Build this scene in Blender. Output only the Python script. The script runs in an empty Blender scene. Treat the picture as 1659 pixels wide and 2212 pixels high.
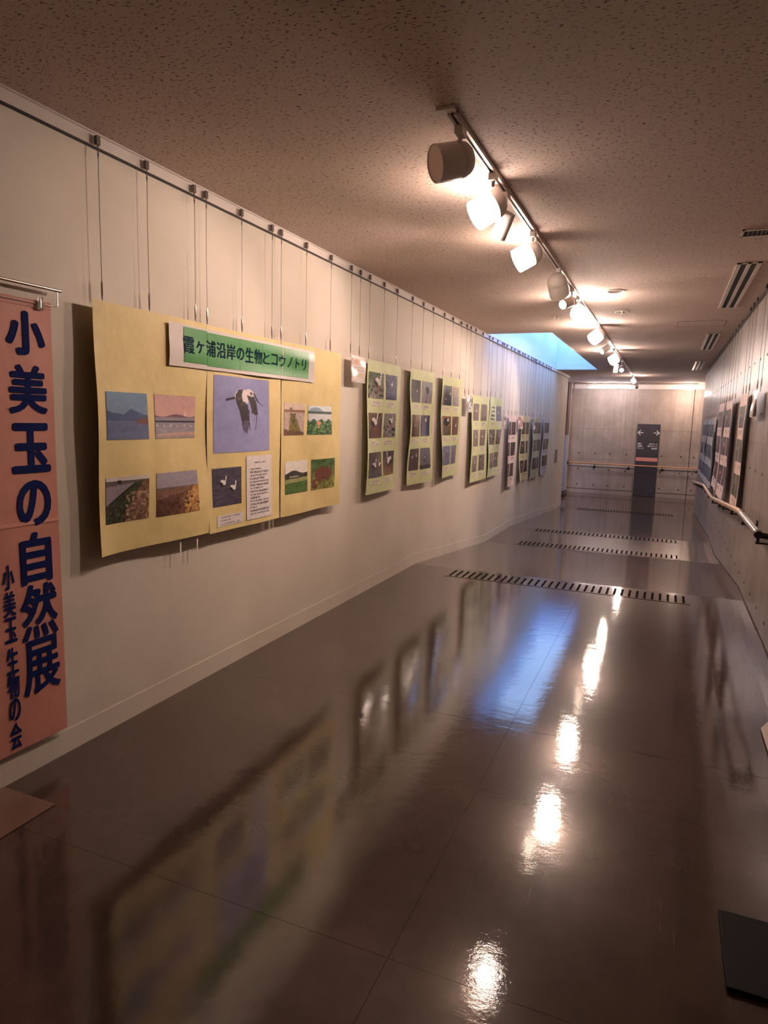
import bpy, bmesh, math, random
import numpy as np
from mathutils import Vector, Matrix
random.seed(7); rng = np.random.default_rng(7)
S = bpy.context.scene
C = S.collection

# ------------------------------------------------------------------ camera
cam_d = bpy.data.cameras.new('camera')
cam = bpy.data.objects.new('camera', cam_d); C.objects.link(cam)
R = Matrix(((0.92195933, -0.07731972, 0.37949), (0.38637703, 0.11651141, -0.91495239), (0.02652895, 0.99017511, 0.13729335)))
cam.matrix_world = Matrix.Translation((0, 0, 1.55)) @ R.to_4x4()
cam_d.sensor_fit = 'VERTICAL'; cam_d.sensor_height = 36.0; cam_d.lens = 36.0*1452.8/2212
cam_d.clip_start = 0.05; cam_d.clip_end = 200
S.camera = cam

# ------------------------------------------------------------------ world, exposure
W = bpy.data.worlds.new('sky'); S.world = W; W.use_nodes = True
bg = W.node_tree.nodes['Background']; bg.inputs[0].default_value = (0.28, 0.46, 0.84, 1); bg.inputs[1].default_value = 4.6
S.cycles.adaptive_threshold = 0.02; S.cycles.max_bounces = 7; S.cycles.diffuse_bounces = 4; S.cycles.glossy_bounces = 3; S.cycles.transmission_bounces = 3
S.view_settings.view_transform = 'Standard'; S.view_settings.look = 'None'
S.view_settings.gamma = 1; S.view_settings.use_curve_mapping = False
S.view_settings.exposure = 0.36
GLOW = 42.0        # emission of the glowing lamp shades
SPOT = 50.0       # watts of a big track spotlight
WARM = (1.0, 0.76, 0.64)

def area(name, loc, rot, sx, sy, power, col, portal=False):
    l = bpy.data.lights.new(name, 'AREA'); l.shape = 'RECTANGLE'; l.size = sx; l.size_y = sy; l.energy = power; l.color = col
    o = bpy.data.objects.new(name, l); C.objects.link(o); o.location = loc; o.rotation_euler = rot
    if portal: l.cycles.is_portal = True
    return o
area('skylight_portal', (-1.97, 12.5, 3.42), (0, 0, 0), 0.9, 6.3, 1, (1, 1, 1), True)
area('window_portal', (-6.45, 19.6, 0.4), (0, math.radians(-90), 0), 1.6, 3.2, 1, (1, 1, 1), True)

# ------------------------------------------------------------------ helpers
def lin(c):
    a = np.asarray(c, float)/255.0
    return np.where(a <= 0.04045, a/12.92, ((a+0.055)/1.055)**2.4)
def L3(r, g, b): return tuple(lin((r, g, b)))
def mat(name, col=(0.8, 0.8, 0.8), rough=0.5, metal=0.0, emit=None, es=0.0, spec=0.5, coat=0.0, trans=0.0):
    m = bpy.data.materials.new(name); m.use_nodes = True
    b = m.node_tree.nodes['Principled BSDF']
    b.inputs['Base Color'].default_value = (*col[:3], 1); b.inputs['Roughness'].default_value = rough
    b.inputs['Metallic'].default_value = metal; b.inputs['Specular IOR Level'].default_value = spec
    b.inputs['Coat Weight'].default_value = coat; b.inputs['Coat Roughness'].default_value = 0.08
    b.inputs['Transmission Weight'].default_value = trans
    if emit: b.inputs['Emission Color'].default_value = (*emit, 1); b.inputs['Emission Strength'].default_value = es
    return m
def nd(m, t, **k):
    n = m.node_tree.nodes.new(t)
    for a, v in k.items(): setattr(n, a, v)
    return n
def lk(m, a, b): m.node_tree.links.new(a, b)
def coords(m, scale=(1, 1, 1)):
    g = nd(m, 'ShaderNodeNewGeometry'); mp = nd(m, 'ShaderNodeMapping'); mp.inputs['Scale'].default_value = scale
    lk(m, g.outputs['Position'], mp.inputs['Vector']); return mp.outputs['Vector']
def noise(m, vec, scale, detail=3, rough=0.5):
    n = nd(m, 'ShaderNodeTexNoise'); n.inputs['Scale'].default_value = scale; n.inputs['Detail'].default_value = detail
    n.inputs['Roughness'].default_value = rough; lk(m, vec, n.inputs['Vector']); return n.outputs['Fac']
def ramp(m, fac, stops):
    r = nd(m, 'ShaderNodeValToRGB'); e = r.color_ramp.elements
    while len(e) < len(stops): e.new(0.5)
    for i, (p, c) in enumerate(stops): e[i].position = p; e[i].color = (*c, 1) if len(c) == 3 else c
    lk(m, fac, r.inputs[0]); return r.outputs[0]
def mixc(m, fac, a, b, mode='MIX'):
    x = nd(m, 'ShaderNodeMix', data_type='RGBA', blend_type=mode)
    if isinstance(fac, float): x.inputs[0].default_value = fac
    else: lk(m, fac, x.inputs[0])
    for s, v in ((6, a), (7, b)):
        if isinstance(v, tuple): x.inputs[s].default_value = (*v[:3], 1)
        else: lk(m, v, x.inputs[s])
    return x.outputs[2]
def bump(m, h, strength, dist=0.01, prev=None):
    b = nd(m, 'ShaderNodeBump'); b.inputs['Strength'].default_value = strength; b.inputs['Distance'].default_value = dist
    lk(m, h, b.inputs['Height'])
    if prev: lk(m, prev, b.inputs['Normal'])
    return b.outputs[0]
def P(m): return m.node_tree.nodes['Principled BSDF']

def link(name, me, m=None, parent=None):
    o = bpy.data.objects.new(name, me); C.objects.link(o)
    if m: me.materials.append(m)
    if parent: o.parent = parent
    return o
def mesh(name, vs, fs, m=None, parent=None, smooth=False):
    me = bpy.data.meshes.new(name); me.from_pydata([tuple(map(float, v)) for v in vs], [], fs); me.update()
    if smooth: me.polygons.foreach_set('use_smooth', [True]*len(me.polygons))
    return link(name, me, m, parent)
def tag(o, label=None, cat=None, group=None, kind=None):
    if label: o['label'] = label
    if cat: o['category'] = cat
    if group: o['group'] = group
    if kind: o['kind'] = kind
    return o
def empty(name, loc=(0, 0, 0)):
    o = bpy.data.objects.new(name, None); C.objects.link(o); o.location = loc; o.empty_display_size = 0.05; return o
class MB:
    def __init__(s): s.v = []; s.f = []; s.sm = False
    def box(s, a, b):
        n = len(s.v); (x0, y0, z0), (x1, y1, z1) = a, b
        s.v += [(x0, y0, z0), (x1, y0, z0), (x1, y1, z0), (x0, y1, z0), (x0, y0, z1), (x1, y0, z1), (x1, y1, z1), (x0, y1, z1)]
        s.f += [tuple(n+i for i in q) for q in ((0, 3, 2, 1), (4, 5, 6, 7), (0, 1, 5, 4), (1, 2, 6, 5), (2, 3, 7, 6), (3, 0, 4, 7))]; return s
    def prism(s, poly, axis, a, b):   # poly in the two other axes
        n = len(s.v); k = len(poly)
        def pt(p, t):
            q = list(p); q.insert(axis, t); return tuple(q)
        s.v += [pt(p, a) for p in poly]+[pt(p, b) for p in poly]
        s.f += [tuple(range(n, n+k)), tuple(range(n+2*k-1, n+k-1, -1))]
        for i in range(k): j = (i+1) % k; s.f.append((n+i, n+k+i, n+k+j, n+j))
        return s
    def tube(s, pts, r, seg=8, caps=True):
        pts = [Vector(p) for p in pts]; n0 = len(s.v); prev = None
        for i, p in enumerate(pts):
            d = (pts[min(i+1, len(pts)-1)]-pts[max(i-1, 0)]).normalized()
            if prev is None: u = d.orthogonal().normalized()
            else: u = (prev-d*prev.dot(d)).normalized()
            prev = u; w = d.cross(u); rr = r[i] if isinstance(r, (list, tuple)) else r
            for k in range(seg):
                a = 2*math.pi*k/seg; s.v.append(tuple(p+(u*math.cos(a)+w*math.sin(a))*rr))
        for i in range(len(pts)-1):
            for k in range(seg):
                a = n0+i*seg+k; b = n0+i*seg+(k+1) % seg; s.f.append((a, b, b+seg, a+seg))
        if caps:
            s.f.append(tuple(n0+k for k in range(seg-1, -1, -1))); e = n0+(len(pts)-1)*seg; s.f.append(tuple(e+k for k in range(seg)))
        return s
    def lathe(s, prof, M, seg=24):   # profile (r, t) about local z, transformed by M
        n0 = len(s.v)
        for r, t in prof:
            for k in range(seg):
                a = 2*math.pi*k/seg; s.v.append(tuple(M @ Vector((r*math.cos(a), r*math.sin(a), t))))
        for i in range(len(prof)-1):
            for k in range(seg):
                a = n0+i*seg+k; b = n0+i*seg+(k+1) % seg; s.f.append((a, b, b+seg, a+seg))
        return s
    def build(s, name, m=None, parent=None, smooth=False, bevel=0):
        o = mesh(name, s.v, s.f, m, parent, smooth)
        if smooth:
            me = o.data; bm = bmesh.new(); bm.from_mesh(me)
            for e in bm.edges:
                if len(e.link_faces) == 2 and e.calc_face_angle(0) > 0.7: e.smooth = False
            bmesh.ops.recalc_face_normals(bm, faces=bm.faces[:]); bm.to_mesh(me); bm.free()
        if bevel:
            md = o.modifiers.new('bevel', 'BEVEL'); md.width = bevel; md.segments = 2; md.limit_method = 'ANGLE'
        return o
def rotz_to(axis, loc):
    q = Vector(axis).normalized().to_track_quat('Z', 'Y'); return Matrix.Translation(loc) @ q.to_matrix().to_4x4()

# ------------------------------------------------------------------ materials
XL, XR, ZC = -2.42, 0.70, 2.75
def m_plaster():
    m = mat('wall cloth', L3(212, 201, 186), 0.7); v = coords(m)
    v2 = coords(m, (1, 1, 6))
    n1 = noise(m, v, 1.5, 4); n2 = noise(m, v, 160, 2)
    base = ramp(m, n1, [(0.3, L3(204, 192, 176)), (0.75, L3(218, 208, 194))])
    sc = nd(m, 'ShaderNodeSeparateXYZ'); lk(m, coords(m), sc.inputs[0])
    v3 = coords(m, (1, 3, 26)); sf = noise(m, v3, 2.0, 4, 0.7)
    scuff = ramp(m, sf, [(0.69, (0, 0, 0)), (0.75, (1, 1, 1))])
    low = nd(m, 'ShaderNodeMapRange'); lk(m, sc.outputs[2], low.inputs[0]); low.inputs[1].default_value = 0.45; low.inputs[2].default_value = 0.02
    mu = nd(m, 'ShaderNodeMath', operation='MULTIPLY'); lk(m, scuff, mu.inputs[0]); lk(m, low.outputs[0], mu.inputs[1])
    mu2 = nd(m, 'ShaderNodeMath', operation='MULTIPLY'); lk(m, mu.outputs[0], mu2.inputs[0]); mu2.inputs[1].default_value = 0.5
    lk(m, mixc(m, mu2.outputs[0], base, L3(120, 95, 75)), P(m).inputs['Base Color'])
    lk(m, bump(m, n2, 0.25, 0.002), P(m).inputs['Normal']); return m
def m_ceiling():
    m = mat('rock wool board', L3(200, 180, 168), 0.85); v = coords(m, (1, 2.3, 1))
    dist = noise(m, coords(m), 9, 2)
    ad = nd(m, 'ShaderNodeVectorMath', operation='ADD'); lk(m, v, ad.inputs[0])
    cx = nd(m, 'ShaderNodeCombineXYZ'); ml = nd(m, 'ShaderNodeMath', operation='MULTIPLY'); lk(m, dist, ml.inputs[0]); ml.inputs[1].default_value = 0.12
    lk(m, ml.outputs[0], cx.inputs[1]); lk(m, cx.outputs[0], ad.inputs[1])
    n = noise(m, ad.outputs[0], 52, 2, 0.5)
    fl = ramp(m, n, [(0.605, (0, 0, 0)), (0.645, (1, 1, 1))])
    n2 = noise(m, coords(m), 300, 2)
    lk(m, mixc(m, fl, L3(208, 186, 174), L3(104, 80, 70)), P(m).inputs['Base Color'])
    inv = nd(m, 'ShaderNodeMath', operation='SUBTRACT'); inv.inputs[0].default_value = 1; lk(m, fl, inv.inputs[1])
    b1 = bump(m, inv.outputs[0], 0.6, 0.004); lk(m, bump(m, n2, 0.3, 0.002, b1), P(m).inputs['Normal']); return m
def m_floor():
    m = mat('waxed floor', L3(88, 70, 60), 0.12); P(m).inputs['IOR'].default_value = 1.62; v = coords(m)
    P(m).inputs['Coat IOR'].default_value = 1.4; n1 = noise(m, v, 2.2, 6, 0.65); base = ramp(m, n1, [(0.3, L3(63, 48, 40)), (0.7, L3(84, 66, 56))])
    n3 = noise(m, coords(m, (60, 1.5, 1)), 2.0, 3, 0.7); scr = ramp(m, n3, [(0.66, (0, 0, 0)), (0.72, (0.35, 0.35, 0.35))])
    lk(m, mixc(m, scr, base, L3(135, 115, 98)), P(m).inputs['Base Color'])
    r = nd(m, 'ShaderNodeMapRange'); lk(m, noise(m, v, 5, 5, 0.7), r.inputs[0]); r.inputs[1].default_value = 0.3; r.inputs[2].default_value = 0.75
    r.inputs[3].default_value = 0.025; r.inputs[4].default_value = 0.065; P(m).inputs['Coat Weight'].default_value = 0.27; P(m).inputs['Coat Roughness'].default_value = 0.24; lk(m, r.outputs[0], P(m).inputs['Roughness'])
    b1 = bump(m, noise(m, coords(m, (1, 1.6, 1)), 9.0, 2, 0.55), 0.10, 0.006)
    b2 = bump(m, noise(m, coords(m, (2, 3.2, 1)), 30, 3, 0.7), 0.07, 0.003, b1)
    lk(m, b2, P(m).inputs['Normal']); return m
def m_concrete(name, axis, rough=0.4, c0=(128, 114, 104), c1=(168, 154, 143), st0=0.72):
    m = mat(name, L3(150, 138, 128), rough, spec=0.5); v = coords(m)
    n1 = noise(m, v, 1.6, 8, 0.68); n2 = noise(m, coords(m, (9, 9, 0.7)), 1.0, 5, 0.6)
    base = ramp(m, n1, [(0.28, L3(*c0)), (0.72, L3(*c1))])
    st = ramp(m, n2, [(0.35, (st0, st0*0.98, st0*0.96)), (0.62, (1, 1, 1))])
    pits = ramp(m, noise(m, v, 60, 2), [(0.22, (0.45, 0.42, 0.4)), (0.28, (1, 1, 1))])
    c = mixc(m, 1.0, base, st, 'MULTIPLY'); c = mixc(m, 1.0, c, pits, 'MULTIPLY')
    lk(m, c, P(m).inputs['Base Color'])
    lk(m, bump(m, noise(m, coords(m, (5, 5, 0.6)), 6, 4), 0.12, 0.01), P(m).inputs['Normal']); return m
M_WALL = m_plaster(); M_CEIL = m_ceiling(); M_FLOOR = m_floor()
M_CONC = m_concrete('coated concrete', 0, 0.36, (128, 116, 108), (176, 163, 154), 0.74)
M_CONC2 = m_concrete('bare concrete', 1, 0.6, (152, 138, 129), (186, 172, 163), 0.86)
M_JOINT = mat('joint', L3(60, 45, 38), 0.8)
M_WHITE = mat('white trim', L3(215, 205, 198), 0.35)
M_GREYT = mat('grey trim', L3(120, 105, 98), 0.4)
M_DARK = mat('dark metal', L3(38, 32, 30), 0.45, 0.3)
M_STEEL = mat('steel', L3(190, 178, 168), 0.28, 1.0)
M_WIRE = mat('wire', L3(105, 92, 84), 0.45, 0.8)
M_LAMP = mat('lamp paint', L3(244, 234, 228), 0.4)
M_LENS = mat('frosted lens', L3(244, 216, 206), 0.5)
M_GLOW = mat('glowing shade', (1, 0.85, 0.7), 0.5, emit=(1.0, 0.78, 0.66), es=GLOW)
M_GLOWF = mat('glowing shade far', (1, 0.85, 0.7), 0.5, emit=(1.0, 0.78, 0.66), es=GLOW*3.8)
M_GLOW2 = mat('glowing shade dim', (1, 0.85, 0.7), 0.5, emit=(1.0, 0.80, 0.60), es=GLOW*0.3)
M_BULB = mat('lamp face', (1, 0.9, 0.8), 0.5, emit=(1.0, 0.84, 0.68), es=30)
M_TUBE = mat('fluorescent tube', (1, 1, 1), 0.5, emit=(1.0, 0.88, 0.90), es=85)
M_WOOD = mat('handrail wood', L3(190, 150, 110), 0.38, coat=0.15)
def m_wood():
    v = coords(M_WOOD, (8, 1.2, 8)); n = noise(M_WOOD, v, 6, 4)
    lk(M_WOOD, ramp(M_WOOD, n, [(0.3, L3(172, 130, 98)), (0.7, L3(205, 168, 132))]), P(M_WOOD).inputs['Base Color'])
m_wood()
M_SLEEVE = mat('handrail sleeve', L3(214, 190, 166), 0.15, coat=1.0)
M_BLACK = mat('black rubber', L3(24, 20, 20), 0.6)
M_SIGN = mat('sign face', L3(62, 58, 66), 0.4)
M_PINK = mat('sign pink', L3(226, 150, 140), 0.5)
M_PRINTW = mat('sign lettering', L3(238, 234, 232), 0.5)
M_NAVY = mat('navy lettering', L3(22, 34, 88), 0.9, spec=0.1)
M_TEAL = mat('title lettering', L3(10, 34, 60), 0.8, spec=0.1)
M_GREEN = mat('title green', L3(56, 136, 60), 0.3, coat=0.3)
M_PAPERW = mat('white paper', L3(222, 212, 206), 0.45)
M_LAMIN = mat('laminated white', L3(220, 210, 206), 0.2, coat=0.9)
M_CLIP = mat('clear clip', L3(210, 200, 190), 0.1, trans=0.6)
def paper(name, c, amp=10):
    m = mat(name, L3(*c), 0.6); n = noise(m, coords(m), 7, 5)
    lk(m, ramp(m, n, [(0.3, L3(*[x-amp for x in c])), (0.7, L3(*[min(255, x+amp*0.4) for x in c]))]), P(m).inputs['Base Color'])
    lk(m, bump(m, noise(m, coords(m), 14, 3), 0.25, 0.01), P(m).inputs['Normal']); return m
M_YEL = paper('yellow paper', (224, 202, 140)); M_GRN = paper('green paper', (200, 204, 152))
M_PNKP = paper('pink paper', (230, 204, 192)); M_PNKD = paper('deep pink paper', (214, 142, 118))
M_YEL2 = paper('straw paper', (208, 196, 146)); M_GRY = paper('grey green paper', (178, 174, 146))
M_LIL = paper('lilac paper', (198, 182, 186)); M_BLU = paper('pale blue paper', (182, 186, 184))
M_CLOTH = paper('pink cloth', (206, 140, 124), 6)
M_PHOTO = mat('photo print', (0.5, 0.5, 0.5), 0.5, spec=0.3)
M_PHOTOG = mat('glossy photo print', (0.5, 0.5, 0.5), 0.16, coat=0.9)
for m in (M_PHOTO, M_PHOTOG):
    a = nd(m, 'ShaderNodeAttribute', attribute_name='print'); lk(m, a.outputs['Color'], P(m).inputs['Base Color'])

# ------------------------------------------------------------------ structure
RAMP = [(-3.5, 0.0), (6.75, 0.0), (9.85, -0.25), (11.6, -0.25), (17.2, -0.56), (22.0, -0.56)]
def fz(y):
    for (a, za), (b, zb) in zip(RAMP, RAMP[1:]):
        if a <= y <= b: return za+(zb-za)*(y-a)/(b-a)
    return RAMP[-1][1] if y > 22 else 0.0
# floor: a slab with large flooring sheets laid on it
fl = MB()
prof = [(y, z-0.006) for y, z in RAMP]
fl.prism(prof+[(22.0, -0.8), (-3.5, -0.8)], 0, -7.0, 5.0)
floor = tag(fl.build('floor', M_JOINT), kind='structure')
ycuts = sorted(set([-3.5]+[1.64*k for k in range(-1, 14) if abs(1.64*k-6.56) > .01]+[y for y, z in RAMP]))
xc = [XL-0.0, -0.63, XR]
def sheet_floor(x0, x1, y0, y1):
    g = 0.0007
    m = MB(); a, b = y0+g, y1-g
    m.prism([(a, fz(a)), (b, fz(b)), (b, fz(b)-0.008), (a, fz(a)-0.008)], 0, x0+g, x1-g)
    m.build('floor_sheet', M_FLOOR, floor)
for y0, y1 in zip(ycuts, ycuts[1:]):
    if y1-y0 < 0.05: continue
    for x0, x1 in zip(xc, xc[1:]): sheet_floor(x0, x1, y0, y1)
for y0, y1 in ((17.0, 19.4), (19.4, 22.0)):
    sheet_floor(-7.0, XL, max(y0, 17.8), y1); sheet_floor(XR, 5.0, y0, y1)

# ceiling with the skylight well
SX0, SX1, SY0, SY1 = XL, -1.52, 9.35, 15.7
ce = MB(); T = 0.15
ce.box((XL-0.15, -3.5, ZC), (SX0, 17.8, ZC+T)); ce.box((SX1, -3.5, ZC), (XR+0.2, 22, ZC+T))
ce.box((SX0, -3.5, ZC), (SX1, SY0, ZC+T)); ce.box((SX0, SY1, ZC), (SX1, 22, ZC+T))
ce.box((-7, 17.8, ZC), (SX0, 22, ZC+T)); ce.box((XR+0.2, 17.0, ZC), (5, 22, ZC+T))
ceiling = tag(ce.build('ceiling', M_CEIL), kind='structure')
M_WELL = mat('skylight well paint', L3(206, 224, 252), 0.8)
sw = MB(); H = 3.45
sw.box((SX0-0.12, SY0-0.12, ZC+T), (SX0, SY1+0.12, H)); sw.box((SX1, SY0-0.12, ZC+T), (SX1+0.12, SY1+0.12, H))
sw.box((SX0-0.12, SY0-0.12, ZC+T), (SX1+0.12, SY0, H)); sw.box((SX0-0.12, SY1, ZC+T), (SX1+0.12, SY1+0.12, H))
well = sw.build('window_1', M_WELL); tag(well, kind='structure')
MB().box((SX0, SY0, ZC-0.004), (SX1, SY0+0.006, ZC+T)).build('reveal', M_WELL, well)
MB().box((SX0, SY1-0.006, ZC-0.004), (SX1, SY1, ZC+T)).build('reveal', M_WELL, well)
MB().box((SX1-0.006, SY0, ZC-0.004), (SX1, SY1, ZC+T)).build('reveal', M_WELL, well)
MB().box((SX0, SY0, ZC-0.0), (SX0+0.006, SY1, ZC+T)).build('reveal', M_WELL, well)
M_GLASS = mat('roof glass', (0.9, 0.95, 1), 0.0, trans=1.0)
for k in range(4):
    a = SY0+k*(SY1-SY0)/4
    MB().box((SX0, a-0.03, H-0.08), (SX1, a+0.03, H)).build('glazing_bar', M_GREYT, well)

wl = MB().box((XL-0.15, -3.5, -0.7), (XL, 17.8, ZC)).build('wall_left', M_WALL); tag(wl, kind='structure')
def skirt(name, x, t, ys, h, m, off=0.0):
    b = MB()
    for y0, y1 in zip(ys, ys[1:]):
        z0, z1 = fz(y0), fz(y1)
        b.prism([(y0, z0-0.02), (y1, z1-0.02), (y1, z1+h), (y0, z0+h)], 0, min(x, x+t), max(x, x+t))
    return tag(b.build(name, m), kind='structure')
skirt('baseboard_left', XL, 0.0035, [-3.5, 6.75, 9.85, 11.6, 17.2, 17.8], 0.11, M_WALL)

# right wall of coated concrete cast in panels
wr = MB().box((XR+0.004, -3.5, -0.7), (XR+0.25, 17.0, ZC)).build('wall_right', M_JOINT); tag(wr, kind='structure')
def conc_panels(parent, axis, c, u0, u1, us, zs, m, t=0.006, g=0.0016, z_floor=None):
    for a, b in zip(us, us[1:]):
        for z0, z1 in zip(zs, zs[1:]):
            q = MB()
            if axis == 'x': q.box((c, a+g, z0+g), (c+t, b-g, z1-g))
            else: q.box((a+g, c, z0+g), (b-g, c+t, z1-g))
            q.build('concrete_panel', m, parent)
ys = [-3.5]+[0.62+1.8*k for k in range(-2, 10) if -3.4 < 0.62+1.8*k < 16.9]+[17.0]
conc_panels(wr, 'x', XR, 0, 0, ys, [-0.7, 0.02, 0.5, 1.43, 2.38, ZC], M_CONC, g=0.0008)
M_PLUG = mat('tie hole plug', L3(48, 38, 34), 0.8)
plug = None
for z in (2.15, 1.67, 1.20, 0.25):
    for k in range(30):
        y = 4.2+0.43*k
        if y > 16.8 or z-fz(y) < 0.1: continue
        if plug is None:
            q = MB(); q.lathe([(0.0001, 0.003), (0.010, 0.003), (0.014, 0.0)], Matrix.Rotation(-math.pi/2, 4, 'Y'), 10)
            plug = q.build('tie_hole_plug', M_PLUG, wr); plug.location = (XR, y, z)
        else:
            o = plug.copy(); C.objects.link(o); o.parent = wr; o.location = (XR, y, z)
# right baseboard: thin recessed line + plain band
b = MB()
for y0, y1 in zip([-3.5, 6.75, 9.85, 11.6, 17.0][:-1], [6.75, 9.85, 11.6, 17.0]):
    b.prism([(y0, fz(y0)-0.02), (y1, fz(y1)-0.02), (y1, fz(y1)+0.12), (y0, fz(y0)+0.12)], 0, XR-0.012, XR)
tag(b.build('baseboard_right', mat('skirting', L3(122, 104, 92), 0.25, coat=0.4)), kind='structure')
b = MB()
for y0, y1 in zip([-3.5, 6.75, 9.85, 11.6, 17.0][:-1], [6.75, 9.85, 11.6, 17.0]):
    b.prism([(y0, fz(y0)+0.122), (y1, fz(y1)+0.122), (y1, fz(y1)+0.132), (y0, fz(y0)+0.132)], 0, XR-0.003, XR)
tag(b.build('trim_1', M_JOINT), kind='structure')
# the far wall
YB = 21.6
wb = MB().box((-2.80, YB+0.004, -0.8), (5.0, YB+0.3, ZC)).build('wall_back', M_JOINT); tag(wb, kind='structure')
conc_panels(wb, 'y', YB, 0, 0, [-2.80, -1.2, 0.64, 2.44, 5.0], [-0.8, -0.44], M_CONC2, g=0.001)
conc_panels(wb, 'y', YB, 0, 0, [-2.80, -1.2, 0.64, 2.44, 5.0], [-0.425, 0.5, 1.42, 2.62], M_CONC2, g=0.002)
MB().box((0.632, YB-0.004, -0.56), (0.65, YB+0.002, 2.62)).build('joint_strip', M_JOINT, wb)
pl2 = None
for z in (0.67, 0.18, -0.30):
    for x in (-2.48, -2.0, -1.57, -1.1, -0.11, 0.42, 0.76):
        q = MB(); q.lathe([(0.0001, 0.003), (0.016, 0.003), (0.022, 0.0)], Matrix.Translation((x, YB, z)) @ Matrix.Rotation(math.pi/2, 4, 'X'), 10)
        q.build('tie_hole_plug', M_PLUG, wb)
tag(MB().box((-2.80, YB-0.05, 2.62), (5.0, YB, 2.75)).build('trim_2', M_WHITE), kind='structure')
tag(MB().box((-2.92, YB-0.10, -0.6), (-2.80, YB+0.3, ZC)).build('trim_3', mat('pilaster', L3(196, 180, 172), 0.5)), kind='structure')
# side passages and the room behind the viewer
M_SIDE = mat('side wall', L3(170, 155, 145), 0.8)
tag(MB().box((-7.2, YB, -0.8), (-2.92, YB+0.3, ZC)).build('wall_passage_back', M_SIDE), kind='structure')
tag(MB().box((-6.6, 17.5, -0.8), (XL-0.15, 17.8, ZC)).build('wall_passage_front', M_SIDE), kind='structure')
e = MB(); e.box((-6.6, 17.8, -0.8), (-6.45, 18.0, ZC)); e.box((-6.6, 21.2, -0.8), (-6.45, YB, ZC)); e.box((-6.6, 18.0, -0.8), (-6.45, 21.2, -0.4)); e.box((-6.6, 18.0, 1.2), (-6.45, 21.2, ZC))
tag(e.build('wall_passage_end', M_SIDE), kind='structure')
wf = MB()
for y_ in (17.98, 19.57, 21.14): wf.box((-6.56, y_, -0.4), (-6.5, y_+0.07, 1.2))
wf.box((-6.56, 18.0, -0.42), (-6.5, 21.2, -0.35)); wf.box((-6.56, 18.0, 1.14), (-6.5, 21.2, 1.22))
tag(wf.build('window_2', M_GREYT), kind='structure')
tag(MB().box((4.85, 16.7, -0.8), (5.0, YB, ZC)).build('wall_hall_end', M_SIDE), kind='structure')
tag(MB().box((XR+0.25, 16.7, -0.8), (4.85, 17.0, ZC)).build('wall_hall_front', M_SIDE), kind='structure')
tag(MB().box((-2.6, -3.7, -0.2), (1.0, -3.5, ZC)).build('wall_behind', M_SIDE), kind='structure')

# clad column at the passage mouth
colm = empty('clad_column', (-2.72, 20.3, -0.56)); tag(colm, 'slim dark-footed clad column with painted light and shade beyond the end of the left wall', 'column')
MB().box((-0.11, 0, 0.13), (0.0, 0.5, 1.78)).build('lower_cladding_lit', mat('cladding in blue light', L3(150, 160, 190), 0.35), colm, bevel=0.004)  # bluish daylight on the lower column is painted into this colour
MB().box((-0.11, 0, 1.78), (0.0, 0.5, 3.31)).build('upper_cladding_shaded', mat('cladding in shade', L3(92, 74, 68), 0.5), colm, bevel=0.004)  # same column in shade, the darkness put into the brown
MB().box((-0.13, -0.02, 0), (0.04, 0.52, 0.05)).box((-0.13, -0.02, 0.10), (0.04, 0.52, 0.13)).build('foot_band', M_DARK, colm)
MB().box((-0.11, 0, 0.05), (0.03, 0.5, 0.10)).build('plinth', M_GREYT, colm)
for z in (0.35, 0.8, 1.25, 1.55):
    MB().lathe([(0.0001, 0.006), (0.009, 0.005), (0.012, 0)], Matrix.Translation((-0.04, 0.0, z)) @ Matrix.Rotation(math.pi/2, 4, 'X'), 8).build('screw', M_DARK, colm)

# ------------------------------------------------------------------ rails for hanging
pr = empty('picture_rail', (XL, 0, ZC)); tag(pr, 'white picture rail along the top of the left wall', 'rail')
MB().prism([(0.0, -0.056), (0.022, -0.056), (0.022, -0.008), (0.030, -0.006), (0.030, 0.0), (0.0, 0.0)], 1, -3.4, 17.85).build('channel', M_WHITE, pr)
MB().box((0.0, -3.4, -0.061), (0.018, 17.85, -0.0565)).build('slot', M_DARK, pr)
pr2 = empty('picture_rail', (XR, 0, ZC)); tag(pr2, 'dark picture rail along the top of the right concrete wall', 'rail')
MB().prism([(0.0, 0.0), (-0.018, 0.0), (-0.018, -0.03), (-0.010, -0.03), (-0.010, -0.04), (0.0, -0.04)], 1, -3.4, 16.95).build('channel', M_DARK, pr2)

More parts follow.
